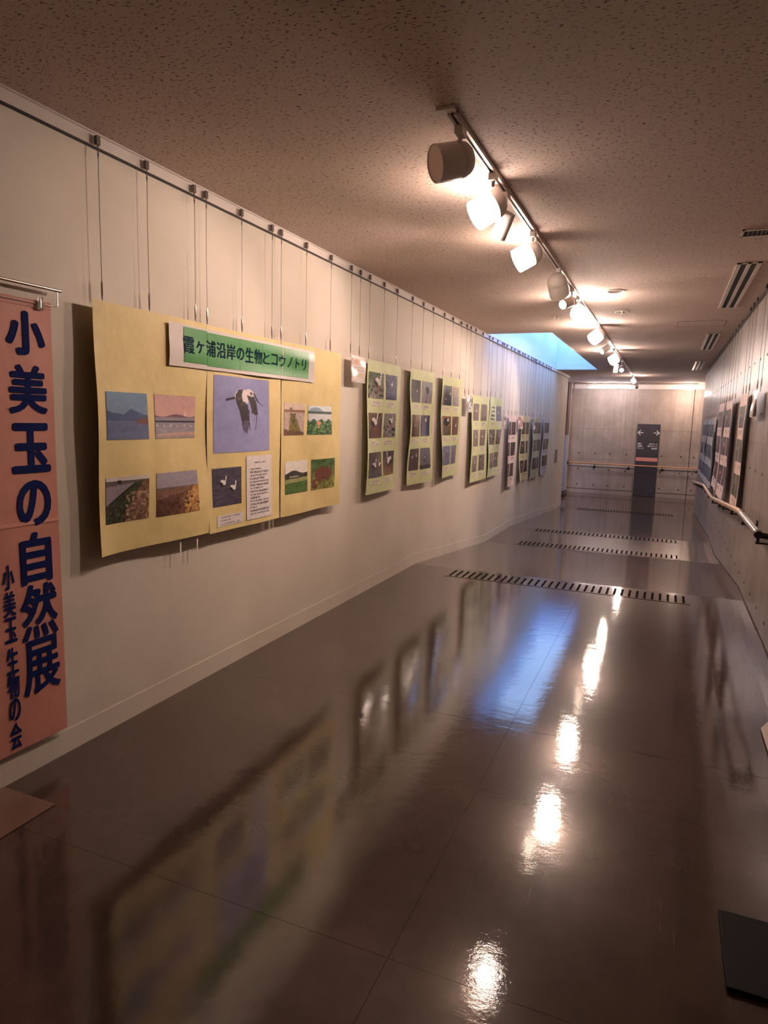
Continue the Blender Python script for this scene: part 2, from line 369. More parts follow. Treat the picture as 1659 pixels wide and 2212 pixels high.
# ------------------------------------------------------------------ hanging wires
M_CLIPM = mat('rail clip', L3(112, 102, 98), 0.35, 0.8)
def make_wire(side, y, zb, label, group, hookin=0.0):
    """zb = height of the hook bottom; side=+1 left wall (hangs at x=XL+.05), -1 right wall"""
    x = (XL+0.040) if side > 0 else (XR-0.034)
    t = empty('hanging_wire', (x, y, zb)); tag(t, label, 'wire', group)
    top = ZC-0.03-zb
    MB().box((-0.010, -0.010, top-0.025), (0.006, 0.010, top+0.012)).build('rail_clip', M_CLIPM, t)
    loop = [(0.0, 0.005*math.sin(a), top-0.045-0.016*math.cos(a)) for a in [2*math.pi*k/8 for k in range(9)]]
    MB().tube(loop, 0.0016, 4).tube([(0, 0, top-0.025), (0, 0, top-0.032)], 0.0025, 5).tube([(0, 0, top-0.06), (0, 0, top-0.08)], [0.004, 0.002], 6).build('loop', M_CLIPM, t)
    s = random.uniform(-1, 1)*0.003
    MB().tube([(0, 0, top-0.075), (0, s, top*0.6), (0, s*0.6, top*0.35), (0, 0, 0.11)], 0.0014, 5).build('cable', M_WIRE, t)
    MB().tube([(0, 0, 0.115), (0, 0, 0.095), (0, 0, 0.05), (0, 0, 0.03)], [0.0018, 0.0055, 0.0055, 0.003], 8).build('sleeve', M_STEEL, t, smooth=True)
    hk = [(0, 0, 0.032), (0, 0, 0.012), (0.0, 0.003, 0.003), (0.0, 0.009, 0.0), (0.0, 0.014, 0.005), (0.0, 0.015, 0.013)]
    MB().tube([(side*a, b_, c) for a, b_, c in hk], 0.0016, 5).build('hook', M_STEEL, t)
    return t
ORD = ['first', 'second', 'third', 'fourth', 'fifth', 'sixth']
def wires(side, ys, zb, what):
    ys = sorted(ys) if side > 0 else sorted(ys, reverse=True)
    for i, y in enumerate(ys):
        n = len(ys)
        if side > 0: pos = 'left' if i == 0 else ('right' if i == n-1 else ('middle' if n == 3 else ORD[i]+' from left'))
        else: pos = 'left' if i == 0 else ('right' if i == n-1 else ('middle' if n == 3 else ORD[i]+' from left'))
        make_wire(side, y, zb, f'thin steel hanging wire at the {pos} edge, {what}' if pos in ('left', 'right') else f'thin steel hanging wire, {pos}, holding the {what}', 'hanging wires on the '+('left' if side > 0 else 'right')+' wall')

# ------------------------------------------------------------------ printed pictures (painted in numpy, carried as point colours)
def smooth_noise(h, w, n, seed, sx=1.0, sy=1.0):
    r = np.random.default_rng(seed); out = np.zeros((h, w)); amp = 1; tot = 0
    for o in range(4):
        gh, gw = max(2, int(n*sy*2**o)+2), max(2, int(n*sx*2**o)+2)
        g = r.random((gh, gw)); yy = np.linspace(0, gh-1.001, h); xx = np.linspace(0, gw-1.001, w)
        y0 = yy.astype(int); x0 = xx.astype(int); fy = (yy-y0)[:, None]; fx = (xx-x0)[None]
        a = g[y0][:, x0]; b_ = g[y0][:, x0+1]; c = g[y0+1][:, x0]; d = g[y0+1][:, x0+1]
        out += amp*((a*(1-fx)+b_*fx)*(1-fy)+(c*(1-fx)+d*fx)*fy); tot += amp; amp *= 0.6
    return out/tot
class Pic:   # x right 0..1, y down 0..1, sRGB 0..255
    def __init__(s, w, h, top, bot=None):
        s.w, s.h = w, h; bot = bot or top
        t = np.linspace(0, 1, h)[:, None, None]; s.a = np.broadcast_to(np.array(top, float)*(1-t)+np.array(bot, float)*t, (h, w, 3)).copy()
        s.X, s.Y = np.meshgrid(np.linspace(0, 1, w), np.linspace(0, 1, h))
    def fill(s, mask, c, k=1.0):
        mk = (mask.astype(float)*k)[..., None]; s.a = s.a*(1-mk)+np.array(c, float)*mk; return s
    def below(s, fn, c): return s.fill(s.Y > fn(s.X), c)
    def ell(s, cx, cy, rx, ry, c, ang=0):
        a = math.radians(ang); dx = s.X-cx; dy = s.Y-cy
        return s.fill(((dx*math.cos(a)+dy*math.sin(a))/rx)**2+((-dx*math.sin(a)+dy*math.cos(a))/ry)**2 < 1, c)
    def line(s, x0, y0, x1, y1, wd, c):
        dx, dy = x1-x0, y1-y0; t = np.clip(((s.X-x0)*dx+(s.Y-y0)*dy)/(dx*dx+dy*dy+1e-9), 0, 1)
        return s.fill(np.hypot(s.X-x0-t*dx, s.Y-y0-t*dy) < wd, c)
    def poly(s, pts, c):
        m = np.zeros(s.X.shape, bool); n = len(pts)
        for i in range(n):
            x0, y0 = pts[i]; x1, y1 = pts[(i+1) % n]
            if y0 == y1: continue
            m ^= ((s.Y > y0) != (s.Y > y1)) & (s.X < (x1-x0)*(s.Y-y0)/(y1-y0)+x0)
        return s.fill(m, c)
    def tex(s, amp, n, seed, mask=None, sx=1, sy=1):
        k = (smooth_noise(s.h, s.w, n, seed, sx, sy)-0.5)*2*amp
        if mask is not None: k = k*mask
        s.a += k[..., None]; return s
    def spots(s, c, thr, n, seed, mask=None, sx=1, sy=1):
        k = smooth_noise(s.h, s.w, n, seed, sx, sy) > thr
        if mask is not None: k &= mask
        return s.fill(k, c)
    def out(s):
        k = (np.random.default_rng(s.w*7+s.h).random(s.X.shape)-0.5)*16+(smooth_noise(s.h, s.w, 12, s.w+s.h)-0.5)*26
        return lin(np.clip(s.a+k[..., None], 0, 255))
def stork(p, cx, cy, k, flip=1, legs=True, body=(236, 228, 222)):
    f = flip
    p.ell(cx, cy, 0.16*k, 0.10*k, body, 25*f)
    p.ell(cx-0.10*k*f, cy+0.07*k, 0.14*k, 0.07*k, (26, 22, 26), 40*f)
    p.line(cx+0.12*k*f, cy-0.04*k, cx+0.17*k*f, cy-0.22*k, 0.028*k, body); p.ell(cx+0.17*k*f, cy-0.24*k, 0.045*k, 0.035*k, body)
    p.line(cx+0.19*k*f, cy-0.23*k, cx+0.32*k*f, cy-0.17*k, 0.014*k, (30, 24, 24))
    if legs:
        p.line(cx-0.02*k, cy+0.1*k, cx-0.03*k, cy+0.34*k, 0.012*k, (170, 70, 50)); p.line(cx+0.05*k, cy+0.1*k, cx+0.05*k, cy+0.34*k, 0.012*k, (170, 70, 50))
    return p
def flying(p, cx, cy, k):
    p.ell(cx-0.02*k, cy-0.03*k, 0.17*k, 0.085*k, (232, 222, 220), -8)
    p.line(cx+0.12*k, cy-0.02*k, cx+0.22*k, cy+0.02*k, 0.035*k, (232, 222, 220))
    p.line(cx+0.22*k, cy+0.02*k, cx+0.36*k, cy+0.22*k, 0.015*k, (36, 30, 40)); p.ell(cx+0.14*k, cy-0.01*k, 0.05*k, 0.03*k, (40, 28, 34), 30)
    p.poly([(cx-0.20*k, cy-0.08*k), (cx-0.06*k, cy-0.10*k), (cx-0.04*k, cy+0.10*k), (cx+0.06*k, cy+0.28*k), (cx+0.07*k, cy+0.62*k), (cx+0.03*k, cy+0.85*k), (cx-0.06*k, cy+0.74*k), (cx-0.12*k, cy+0.40*k), (cx-0.20*k, cy+0.18*k)], (48, 34, 42))
    p.poly([(cx-0.05*k, cy+0.02*k), (cx+0.07*k, cy+0.02*k), (cx+0.08*k, cy+0.26*k), (cx+0.0*k, cy+0.22*k)], (226, 212, 210))
    p.poly([(cx+0.06*k, cy+0.04*k), (cx+0.18*k, cy+0.04*k), (cx+0.27*k, cy+0.26*k), (cx+0.25*k, cy+0.44*k), (cx+0.13*k, cy+0.32*k)], (52, 38, 46))
    for i in range(4): p.line(cx+(0.14+0.03*i)*k, cy+0.3*k, cx+(0.15+0.035*i)*k, cy+(0.42+0.01*i)*k, 0.008*k, (52, 38, 46))
    p.line(cx-0.36*k, cy+0.09*k, cx-0.18*k, cy+0.04*k, 0.022*k, (44, 34, 40)); return p
N1, N2 = 100, 78
def pic_mountain():
    p = Pic(N1, N2, (104, 134, 166), (120, 138, 170)).below(lambda x: 0.46+0*x, (86, 100, 140))
    p.poly([(0, 0.40), (0.06, 0.40), (0.14, 0.44), (0.25, 0.43), (0.38, 0.48), (0.52, 0.38), (0.58, 0.34), (0.66, 0.37), (0.85, 0.45), (1, 0.48), (1, 0.6), (0, 0.6)], (60, 78, 122))
    p.below(lambda x: 0.60+0*x, (92, 104, 142)); p.fill(p.Y > 0.85, (110, 122, 158), 0.5)
    p.poly([(0.62, 0.60), (0.8, 0.55), (1, 0.53), (1, 0.66), (0.8, 0.67)], (104, 62, 52)); return p.tex(9, 10, 3, p.Y > 0.6, 1, 3)
def pic_sunset():
    p = Pic(N1, N2, (206, 164, 158), (226, 176, 160)).below(lambda x: 0.47+0.03*np.sin(x*9), (124, 90, 100)).below(lambda x: 0.515+0*x, (150, 138, 152))
    p.fill((p.Y > 0.585) & (p.Y < 0.625), (32, 28, 36)).below(lambda x: 0.65+0*x, (156, 148, 158)).tex(20, 8, 5, p.Y > 0.65, 1, 4)
    p.below(lambda x: 0.90-0.06*x, (196, 162, 150)).below(lambda x: 0.93+0*x, (170, 150, 148)); p.line(0.74, 0.41, 0.74, 0.48, 0.012, (240, 230, 226))
    for i in range(6): p.ell(0.05+0.17*i, 0.70+0.02*(i % 2), 0.012, 0.02, (236, 226, 216))
    return p
def pic_bank():
    p = Pic(N1, N2, (210, 200, 196)).below(lambda x: 0.09+0*x, (96, 84, 82)).below(lambda x: 0.20-0.08*x, (142, 132, 140))
    p.poly([(0, 0.62), (0.62, 0.16), (1, 0.08), (1, 1), (0, 1)], (58, 66, 38)); p.poly([(0.35, 1), (0.7, 0.35), (0.86, 0.1), (1, 0.08), (1, 1)], (112, 84, 62))
    p.line(0, 0.64, 0.68, 0.15, 0.013, (34, 30, 28)); m = p.Y > 0.62-0.55*p.X
    p.spots((34, 30, 20), 0.54, 22, 61, m & (p.X < 0.6)); p.spots((168, 138, 118), 0.56, 20, 62, m & (p.X > 0.45) & (p.Y > .35)); p.fill((abs(p.X-.3) < .04) & (abs(p.Y-.10) < .03), (24, 22, 26)); return p.tex(40, 20, 8, m)
def pic_reeds():
    p = Pic(N1, N2, (156, 148, 160), (160, 150, 158)).below(lambda x: 0.34+0*x, (104, 92, 108)).below(lambda x: 0.38-0.04*x, (128, 92, 74)).below(lambda x: 0.62-0.2*x, (96, 62, 44))
    p.poly([(0.3, 1), (0.75, 0.4), (0.92, 0.36), (0.6, 1)], (118, 80, 58)); p.poly([(0.6, 1), (0.86, 0.38), (1, 0.34), (1, 1)], (176, 124, 66))
    p.spots((70, 42, 32), 0.58, 10, 63, p.Y > 0.6, 2, 1); p.spots((206, 160, 96), 0.56, 16, 64, (p.Y > 0.45) & (p.X > 0.62)); return p.tex(38, 16, 11, p.Y > 0.38, 3, 1)
def pic_bigstork():
    p = Pic(170, 130, (140, 140, 186), (148, 148, 192)).tex(3, 3, 2)
    def T(*q): return [((x-133)/519, (y-635-(x-133)*0.106)/(725-(x-133)*0.164)) for x, y in q]
    W_, D_ = (228, 212, 208), (44, 30, 38)
    p.poly(T((300, 845), (318, 795), (350, 762), (400, 775), (450, 763), (485, 785), (515, 822), (490, 836), (430, 832), (442, 880), (420, 905), (382, 885), (350, 850), (312, 850)), W_)
    p.poly(T((345, 768), (390, 772), (374, 820), (384, 875), (436, 912), (442, 980), (446, 1080), (428, 1172), (402, 1160), (385, 1140), (372, 1060), (350, 960), (320, 885), (314, 820)), D_)
    p.poly(T((330, 850), (372, 835), (380, 850), (338, 868)), (88, 70, 76)); p.poly(T((355, 905), (408, 880), (420, 892), (362, 925)), (78, 60, 68))
    p.poly(T((424, 818), (462, 832), (500, 838), (522, 885), (538, 1000), (505, 1005), (476, 970), (455, 890)), D_); p.poly(T((462, 792), (484, 800), (478, 826), (460, 812)), (70, 34, 40))
    for a_, b_, c_ in (((235, 862), (305, 846), .016), ((498, 812), (540, 880), .014), ((540, 880), (590, 922), .006), ((446, 960), (450, 1135), .007), ((526, 1000), (510, 1135), .006), ((478, 950), (478, 990), .01), ((500, 960), (506, 1000), .01)):
        (x0, y0), (x1, y1) = T(a_, b_); p.line(x0, y0, x1, y1, c_, D_)
    for i in range(5):
        (x0, y0), (x1, y1) = T((392+11*i, 1060), (390+10*i, 1180)); p.line(x0, y0, x1, y1, .0035, (120, 116, 150))
    return p
def pic_twostorks():
    p = Pic(N1, N2, (74, 68, 84), (70, 64, 80)).tex(34, 6, 21, None, 1, 5)
    stork(p, 0.36, 0.38, 0.62, 1, False); stork(p, 0.70, 0.54, 0.62, 1, False); return p
def pic_paddy():
    p = Pic(N1, N2, (222, 198, 182), (214, 188, 176)).below(lambda x: 0.20+0*x, (150, 110, 92)).below(lambda x: 0.28+0*x, (188, 166, 158))
    p.poly([(0.30, 0.32), (0.48, 0.32), (0.95, 1), (0.22, 1)], (128, 112, 62)); p.line(0.4, 0, 0.4, 0.25, 0.006, (120, 100, 96))
    p.fill((p.X > .25) & (p.X < .36) & (p.Y > .14) & (p.Y < .24), (120, 112, 110)); p.poly([(0, 0.8), (0.3, 0.85), (1, 0.9), (1, 1), (0, 1)], (112, 76, 62)); p.spots((84, 90, 40), 0.55, 18, 65, (p.Y > 0.32) & (abs(p.X-.45) < .2)); return p.tex(30, 14, 23, p.Y > 0.28)
def pic_lotus():
    p = Pic(N1, N2, (216, 222, 224), (220, 222, 220)).poly([(0, 0.22), (0.1, 0.10), (0.3, 0.05), (0.5, 0.08), (0.62, 0.18), (1, 0.2), (1, 0.24), (0, 0.26)], (142, 160, 176))
    p.fill((p.Y > 0.19) & (p.Y < 0.28), (66, 86, 84)).below(lambda x: 0.28+0*x, (206, 208, 210)).below(lambda x: 0.50+0.05*np.sin(x*20), (52, 92, 44))
    p.spots((110, 150, 84), 0.55, 16, 66, p.Y > 0.5); p.spots((26, 52, 26), 0.6, 14, 67, p.Y > 0.5); p.tex(40, 14, 25, p.Y > 0.5); p.ell(0.45, 0.60, 0.08, 0.07, (226, 142, 118)); p.ell(0.44, 0.74, 0.04, 0.05, (220, 140, 110)); return p
def pic_field():
    p = Pic(N1, N2, (228, 220, 212), (226, 216, 206)).below(lambda x: 0.34+0.05*np.sin(x*7+2), (58, 54, 46)).below(lambda x: 0.55-0.03*x, (150, 150, 96)).below(lambda x: 0.68-0.05*x, (74, 104, 44))
    p.spots((34, 32, 30), 0.55, 16, 68, (p.Y > 0.38) & (p.Y < 0.5)); p.fill((abs(p.Y-.48) < .02) & (abs(p.X-.4) < .2), (170, 160, 150)); return p.tex(30, 14, 27, p.Y > 0.34)
def pic_pond():
    p = Pic(N1, N2, (60, 92, 50), (130, 124, 62)).tex(50, 10, 31); p.ell(0.5, 0.5, 0.36, 0.24, (112, 66, 52)); p.ell(0.2, 0.8, 0.2, 0.16, (112, 66, 52))
    p.spots((150, 150, 74), 0.58, 9, 33, p.Y > 0.6); return p.spots((40, 26, 22), 0.66, 14, 34, p.Y > 0.6)
def gen(top, bot, amp, seed, birds=(), extra=None, w=34, h=46, sx=1, sy=1):
    p = Pic(w, h, top, bot).tex(amp, 6, seed, None, sx, sy)
    if extra: extra(p)
    for b_ in birds:
        if b_[0] == 'f': flying(p, b_[1], b_[2], b_[3])
        else: stork(p, b_[1], b_[2], b_[3], b_[4] if len(b_) > 4 else 1)
    return p
def text_lines(w, h, rows, seed, bgc=(226, 216, 214), ink=(70, 56, 60), x0=0.12, x1=0.88, y0=0.08, y1=0.94, title=False):
    p = Pic(w, h, bgc); r = np.random.default_rng(seed)
    for i in range(rows):
        yc = y0+(y1-y0)*(i+0.5)/rows; hh = (y1-y0)/rows*0.26
        a, b_ = (x0, x1) if (i+seed) % 3 else (x0, x0+(x1-x0)*r.uniform(0.3, 0.9))
        if title and i == 0: a, b_ = 0.3, 0.72
        if title and i == 1: continue
        nz = r.random((h, w)) > 0.25
        p.fill((abs(p.Y-yc) < hh) & (p.X > a) & (p.X < b_) & nz, ink, 0.75)
    return p

# ------------------------------------------------------------------ sheets
class Sheet:
    """a hanging sheet on wall: u runs along y, v along z; off(y,z)=distance from the wall"""
    def __init__(s, side, y0, y1, z0, z1, base, seed, amp=0.008, curl=0.0, flare=0.0, skew=0.0):
        s.side, s.y0, s.y1, s.z0, s.z1, s.base, s.amp, s.curl, s.flare, s.skew = side, y0, y1, z0, z1, base, amp, curl, flare, skew
        r = random.Random(seed); s.ph = [(r.uniform(2, 7), r.uniform(0, 6.3), r.uniform(3, 9), r.uniform(0, 6.3), r.uniform(.4, 1)) for _ in range(3)]
    def off(s, y, z):
        u = (y-s.y0)/(s.y1-s.y0); v = (s.z1-z)/(s.z1-s.z0)
        d = s.base
        for a, b_, c, e_, k in s.ph: d = d+s.amp*k*np.sin(a*u+b_)*np.sin(c*v+e_)*np.clip(v*3, 0, 1)
        d = d+s.curl*np.clip((0.18-u)/0.18, 0, 1)**2*np.clip(1.2*v, 0, 1)+s.flare*np.clip(v-0.75, 0, 1)*2
        return np.maximum(d, 0.006)
    def x(s, y, z, e=0.0):
        d = s.off(y, z)+e
        return XL+d if s.side > 0 else XR-d
    def grid(s, ya, yb, za, zb, nu, nv, e):
        yy = np.linspace(ya, yb, nu); zz = np.linspace(za, zb, nv)
        Yg, Zg = np.meshgrid(yy, zz); Xg = s.x(Yg, Zg, e)
        if s.skew: Yg = Yg+s.skew*(Zg-s.z1)
        return np.stack([Xg, Yg, Zg], -1).reshape(-1, 3)
    def patch(s, name, m, parent, ya, yb, za, zb, e, nu=8, nv=8, cols=None, thick=0.0005):
        """rows run top to bottom; seen from the aisle the first column is on the viewer's left"""
        if s.side < 0: ya, yb = yb, ya
        v = s.grid(ya, yb, zb, za, nu, nv, e)
        idx = np.arange(nu*nv).reshape(nv, nu)
        q = np.stack([idx[1:, :-1], idx[1:, 1:], idx[:-1, 1:], idx[:-1, :-1]], -1).reshape(-1, 4)
        fs = [tuple(t) for t in q.tolist()]
        # back face and rim
        n = nu*nv; vb = v.copy(); vb[:, 0] -= thick*s.side
        rim = list(idx[0, :])+list(idx[1:, -1])+list(idx[-1, :-1][::-1])+list(idx[1:-1, 0][::-1]); k = len(rim)
        parts = [v]; m0 = n
        if cols is None: parts.append(vb); fs += [tuple(n+t for t in f[::-1]) for f in fs]; m0 = 2*n
        parts += [v[rim], vb[rim]]; vs = np.concatenate(parts)
        for i in range(k): fs.append((m0+i, m0+(i+1) % k, m0+k+(i+1) % k, m0+k+i))
        me = bpy.data.meshes.new(name); me.from_pydata(vs.tolist(), [], fs); me.update()
        me.polygons.foreach_set('use_smooth', [True]*len(me.polygons))
        if cols is not None:
            a = me.color_attributes.new('print', 'FLOAT_COLOR', 'POINT'); arr = np.ones((len(vs), 4), np.float32)
            cc = cols.reshape(-1, 3); arr[:n, :3] = cc; arr[n:n+k, :3] = cc[rim]; arr[n+k:, :3] = cc[rim]; a.data.foreach_set('color', arr.ravel())
        return link(name, me, m, parent)
    def photo(s, pic, parent, ya, yb, za, zb, gloss=False, e=0.0022, name='photo_print'):
        c = pic.out(); return s.patch(name, M_PHOTOG if gloss else M_PHOTO, parent, ya, yb, za, zb, e, pic.w, pic.h, c)

def glyph(txt, m, parent, name, u0, u1, z0, z1, place, bold=0.0):
    """set a piece of writing into a rectangle; place(u,z,lift) -> world point; bold = extra stroke half-width in metres"""
    c = bpy.data.curves.new('t', 'FONT'); c.body = txt; c.resolution_u = 4
    o = bpy.data.objects.new('t', c); C.objects.link(o); dg = bpy.context.evaluated_depsgraph_get(); dg.update()
    me = bpy.data.meshes.new_from_object(o.evaluated_get(dg)); bpy.data.objects.remove(o)
    n = len(me.vertices); co = np.empty(n*3, np.float32); me.vertices.foreach_get('co', co); co = co.reshape(-1, 3)
    polys = [tuple(p.vertices) for p in me.polygons]; bpy.data.meshes.remove(me)
    lo, hi = co.min(0), co.max(0); u0 += bold; u1 -= bold; z0 += bold; z1 -= bold
    u = u0+(co[:, 0]-lo[0])/(hi[0]-lo[0])*(u1-u0); z = z0+(co[:, 1]-lo[1])/(hi[1]-lo[1])*(z1-z0)
    vs, fs = [], []
    steps = [(0, 0)] if not bold else [(bold*k*math.cos(a), bold*k*math.sin(a)) for k in (0.5, 1.0) for a in [math.pi*i/4 for i in range(8)]]
    for j, (du, dz) in enumerate(steps):
        b0 = len(vs); vs += [place(p+du, q+dz, j*0.00002) for p, q in zip(u, z)]; fs += [tuple(b0+i for i in f) for f in polys]
    return mesh(name, vs, fs, m, parent)

def sheet_root(sh, m, label, group=None, nu=20, nv=28, name='poster_sheet', cat='poster'):
    o = sh.patch(name, m, None, sh.y0, sh.y1, sh.z0, sh.z1, 0.0, nu, nv)
    return tag(o, label, cat, group)
GP = 'paper posters on the left wall'
# three yellow sheets
s1 = Sheet(1, 2.30, 3.088, 0.885, 2.035, 0.062, 1, 0.010, curl=0.012)
y1 = sheet_root(s1, M_YEL, 'large yellow poster sheet with four lakeside landscape photos, nearest the pink banner', GP)
s1.photo(pic_mountain(), y1, 2.352, 2.625, 1.421, 1.640); s1.photo(pic_sunset(), y1, 2.677, 2.996, 1.421, 1.641)
s1.photo(pic_bank(), y1, 2.342, 2.620, 1.029, 1.246); s1.photo(pic_reeds(), y1, 2.673, 3.000, 1.025, 1.246)
s2 = Sheet(1, 3.090, 3.85, 0.875, 2.03, 0.066, 2, 0.008, flare=0.01)
y2 = sheet_root(s2, M_YEL, 'yellow poster sheet with a large photo of a flying stork above a text page', GP)
s2.photo(pic_bigstork(), y2, 3.145, 3.718, 1.330, 1.769); s2.photo(pic_twostorks(), y2, 3.130, 3.405, 1.022, 1.243)
s2.photo(text_lines(60, 90, 17, 4, title=True), y2, 3.455, 3.742, 0.908, 1.302, e=0.004, name='text_page')
s2.photo(text_lines(44, 14, 3, 5, ink=(150, 130, 130)), y2, 3.165, 3.422, 0.904, 0.968, name='caption_label')
s3 = Sheet(1, 3.872, 4.745, 0.872, 2.035, 0.062, 3, 0.010)
y3 = sheet_root(s3, M_YEL, 'yellow poster sheet at the right of the yellow three, with green field and lotus photos', GP)
s3.photo(pic_paddy(), y3, 3.907, 4.183, 1.421, 1.638); s3.photo(pic_lotus(), y3, 4.232, 4.60, 1.422, 1.630)
s3.photo(pic_field(), y3, 3.928, 4.235, 1.021, 1.243); s3.photo(pic_pond(), y3, 4.290, 4.650, 1.018, 1.242)
# paper streamers hanging below first sheet
for y_ in (2.86, 3.0):
    MB().box((XL+0.052, y_, 0.79), (XL+0.053, y_+0.012, 0.90)).build('tape_end', M_PAPERW, y1)
# title strip over the three
tt = Sheet(1, 2.772, 4.288, 1.790, 2.005, 0.078, 9, 0.003)
ti = sheet_root(tt, M_LAMIN, 'laminated green title strip with dark Japanese lettering across the three yellow posters', None, 90, 16, 'title_strip', 'sign')
for a, b_, dz in ((2.883, 3.075, 0.004), (3.077, 3.38, -0.002), (3.382, 3.62, -0.001), (3.622, 3.858, 0.0), (3.872, 3.99, 0.0), (3.992, 4.203, 0.001)):
    tt.patch('green_panel', M_GREEN, ti, a, b_, 1.811+dz, 1.990+dz, 0.002, 24, 12)
def pl_left(sh, e): return lambda u, z, l: (float(sh.x(np.float64(u), np.float64(z), e+l)), u, z)
tx = '霞ヶ浦沿岸の生物とコウノトリ'
cw = (4.181-2.877)/14
for i, ch in enumerate(tx):
    a = 2.877+cw*i; hh = 0.086; zc = 1.9045
    if ch in 'ヶ': a0, a1, z0_, z1_ = a+0.012, a+cw-0.014, zc-0.036, zc+0.030
    elif ch in 'のとコウノト': a0, a1, z0_, z1_ = a+0.008, a+cw-0.012, zc-0.036, zc+0.034
    elif ch == 'リ': a0, a1, z0_, z1_ = a+0.02, a+cw-0.02, zc-0.04, zc+0.034
    else: a0, a1, z0_, z1_ = a+0.003, a+cw-0.005, zc-hh/2, zc+hh/2
    if ch == 'ノ': a0, a1 = a+0.018, a+cw-0.02
    if ch == 'ト': a0, a1 = a+0.028, a+cw-0.018
    glyph(ch, M_TEAL, ti, 'lettering', a0, a1, z0_, z1_, pl_left(tt, 0.004), 0.0008)

# green sheets 1-3 and following: 2 x 3 photos
def six(sh, root, pics, cols, rows, caps=True, gloss=False, capc=(214, 206, 190)):
    k = 0
    for z0_, z1_ in rows:
        for a, b_ in cols:
            p = pics[k]; k += 1
            if p is not None: sh.photo(p, root, a, b_, z0_, z1_, gloss)
            if caps: sh.photo(text_lines(16, 6, 2, k, bgc=capc, ink=(150, 130, 120)), root, a+(b_-a)*0.14, b_-(b_-a)*0.14, z0_-0.066, z0_-0.024, name='caption_label')
WAT = (86, 84, 118)
def dark_reeds(p): p.spots((30, 24, 22), 0.6, 9, 5)
def shore(p): p.spots((24, 22, 24), 0.6, 8, 77, p.Y > 0.5)
RW = [(1.722, 1.944), (1.380, 1.598), (1.036, 1.256)]
g1 = Sheet(1, 5.255, 6.0, 0.893, 2.042, 0.06, 11, 0.012)
r1 = sheet_root(g1, M_GRN, 'green poster sheet right of the small white card, storks feeding in six glossy photos', GP)
six(g1, r1, [gen((84, 96, 70), (150, 140, 130), 40, 1, [('s', .62, .34, 1.25)], shore), gen(WAT, (80, 78, 116), 30, 2, [('s', .5, .4, .5)], None, sx=1, sy=3),
             gen((120, 92, 68), (100, 70, 52), 26, 3, [('s', .42, .34, 1.3)]), gen((150, 140, 130), (140, 132, 122), 20, 4, [('s', .6, .3, .9)], shore),
             gen((84, 66, 56), (110, 104, 108), 24, 5, [('s', .4, .5, .85), ('s', .85, .5, .7, -1)]), gen((70, 56, 50), (150, 108, 66), 26, 6, [('s', .6, .38, 1.3, -1)])],
    [(5.282, 5.594), (5.645, 5.916)], RW, gloss=True)
g2 = Sheet(1, 6.280, 7.03, 0.890, 2.050, 0.06, 12, 0.012)
r2 = sheet_root(g2, M_GRN, 'second green poster sheet from the left, egret among reeds in a dark top photo', GP)
six(g2, r2, [gen((66, 56, 48), (62, 54, 46), 18, 11, [('s', .6, .5, .45)]), gen((150, 142, 144), (154, 146, 148), 4, 12, extra=lambda p: (p.ell(.5, .38, .18, .14, (30, 26, 30), 30), p.line(.5, .5, .47, .95, .02, (40, 34, 36)))),
             gen((98, 70, 54), (92, 66, 50), 14, 13, [('s', .3, .5, .3), ('s', .6, .5, .3)]), gen((56, 66, 104), (50, 60, 98), 26, 14, [('s', .6, .25, .7)], sx=1, sy=3),
             gen((104, 86, 84), (90, 70, 66), 34, 15, [('s', .3, .4, .4), ('s', .7, .35, .4)]), gen((120, 116, 130), (110, 100, 110), 8, 16, [('f', .4, .45, .3)], lambda p: p.below(lambda x: .8+0*x, (60, 50, 50)))],
    [(6.318, 6.575), (6.622, 6.940)], RW, gloss=True)
g3 = Sheet(1, 7.30, 8.07, 0.892, 2.042, 0.06, 13, 0.012, curl=0.02)
r3 = sheet_root(g3, M_GRN, 'third green poster sheet from the left, flying stork on blue in its bottom row', GP)
six(g3, r3, [gen((52, 52, 66), (46, 46, 60), 12, 21, [('s', .4, .68, .25), ('s', .8, .4, .35)]), gen((186, 158, 140), (130, 124, 134), 22, 22, [('s', .4, .8, .3)]),
             gen((150, 104, 78), (92, 84, 50), 26, 23, extra=lambda p: (p.ell(.55, .3, .3, .2, (28, 24, 28)), p.ell(.7, .2, .08, .08, (230, 220, 216)))), gen((130, 96, 80), (110, 74, 56), 20, 24, [('s', .5, .5, .7)]),
             gen((118, 122, 158), (112, 116, 152), 4, 25, [('f', .55, .25, .55)]), gen((130, 128, 154), (122, 118, 144), 6, 26, [('s', .5, .4, .15)])],
    [(7.34, 7.66), (7.705, 7.932)], RW, gloss=True)
RW2 = [(1.558, 1.779), (1.216, 1.436), (0.874, 1.094)]
g4 = Sheet(1, 8.60, 9.47, 0.738, 1.885, 0.06, 14, 0.012)
r4 = sheet_root(g4, M_GRN, 'fourth green poster sheet, beside the white card with bold vertical lettering', GP)
gp = lambda sd, t=(124, 110, 104), b=(112, 98, 94): gen(t, b, 30, sd, [('s', .5, .45, .5, 1 if sd % 2 else -1)] if sd % 3 else (), dark_reeds if sd % 4 == 0 else None, 24, 32)
six(g4, r4, [gp(31), gp(33), gp(34), gp(35, (130, 104, 92)), gp(37, (140, 130, 126)), gp(36)], [(8.67, 8.93), (9.03, 9.34)], RW2)
g5 = Sheet(1, 9.53, 10.28, 0.748, 1.895, 0.06, 15, 0.012)
r5 = sheet_root(g5, M_GRN, 'fifth green poster sheet, the one with black handwritten lettering at top left', GP)
lettr = text_lines(20, 30, 4, 8, bgc=(208, 210, 180), ink=(16, 18, 22), x0=.1, x1=.8, y0=0, y1=1)
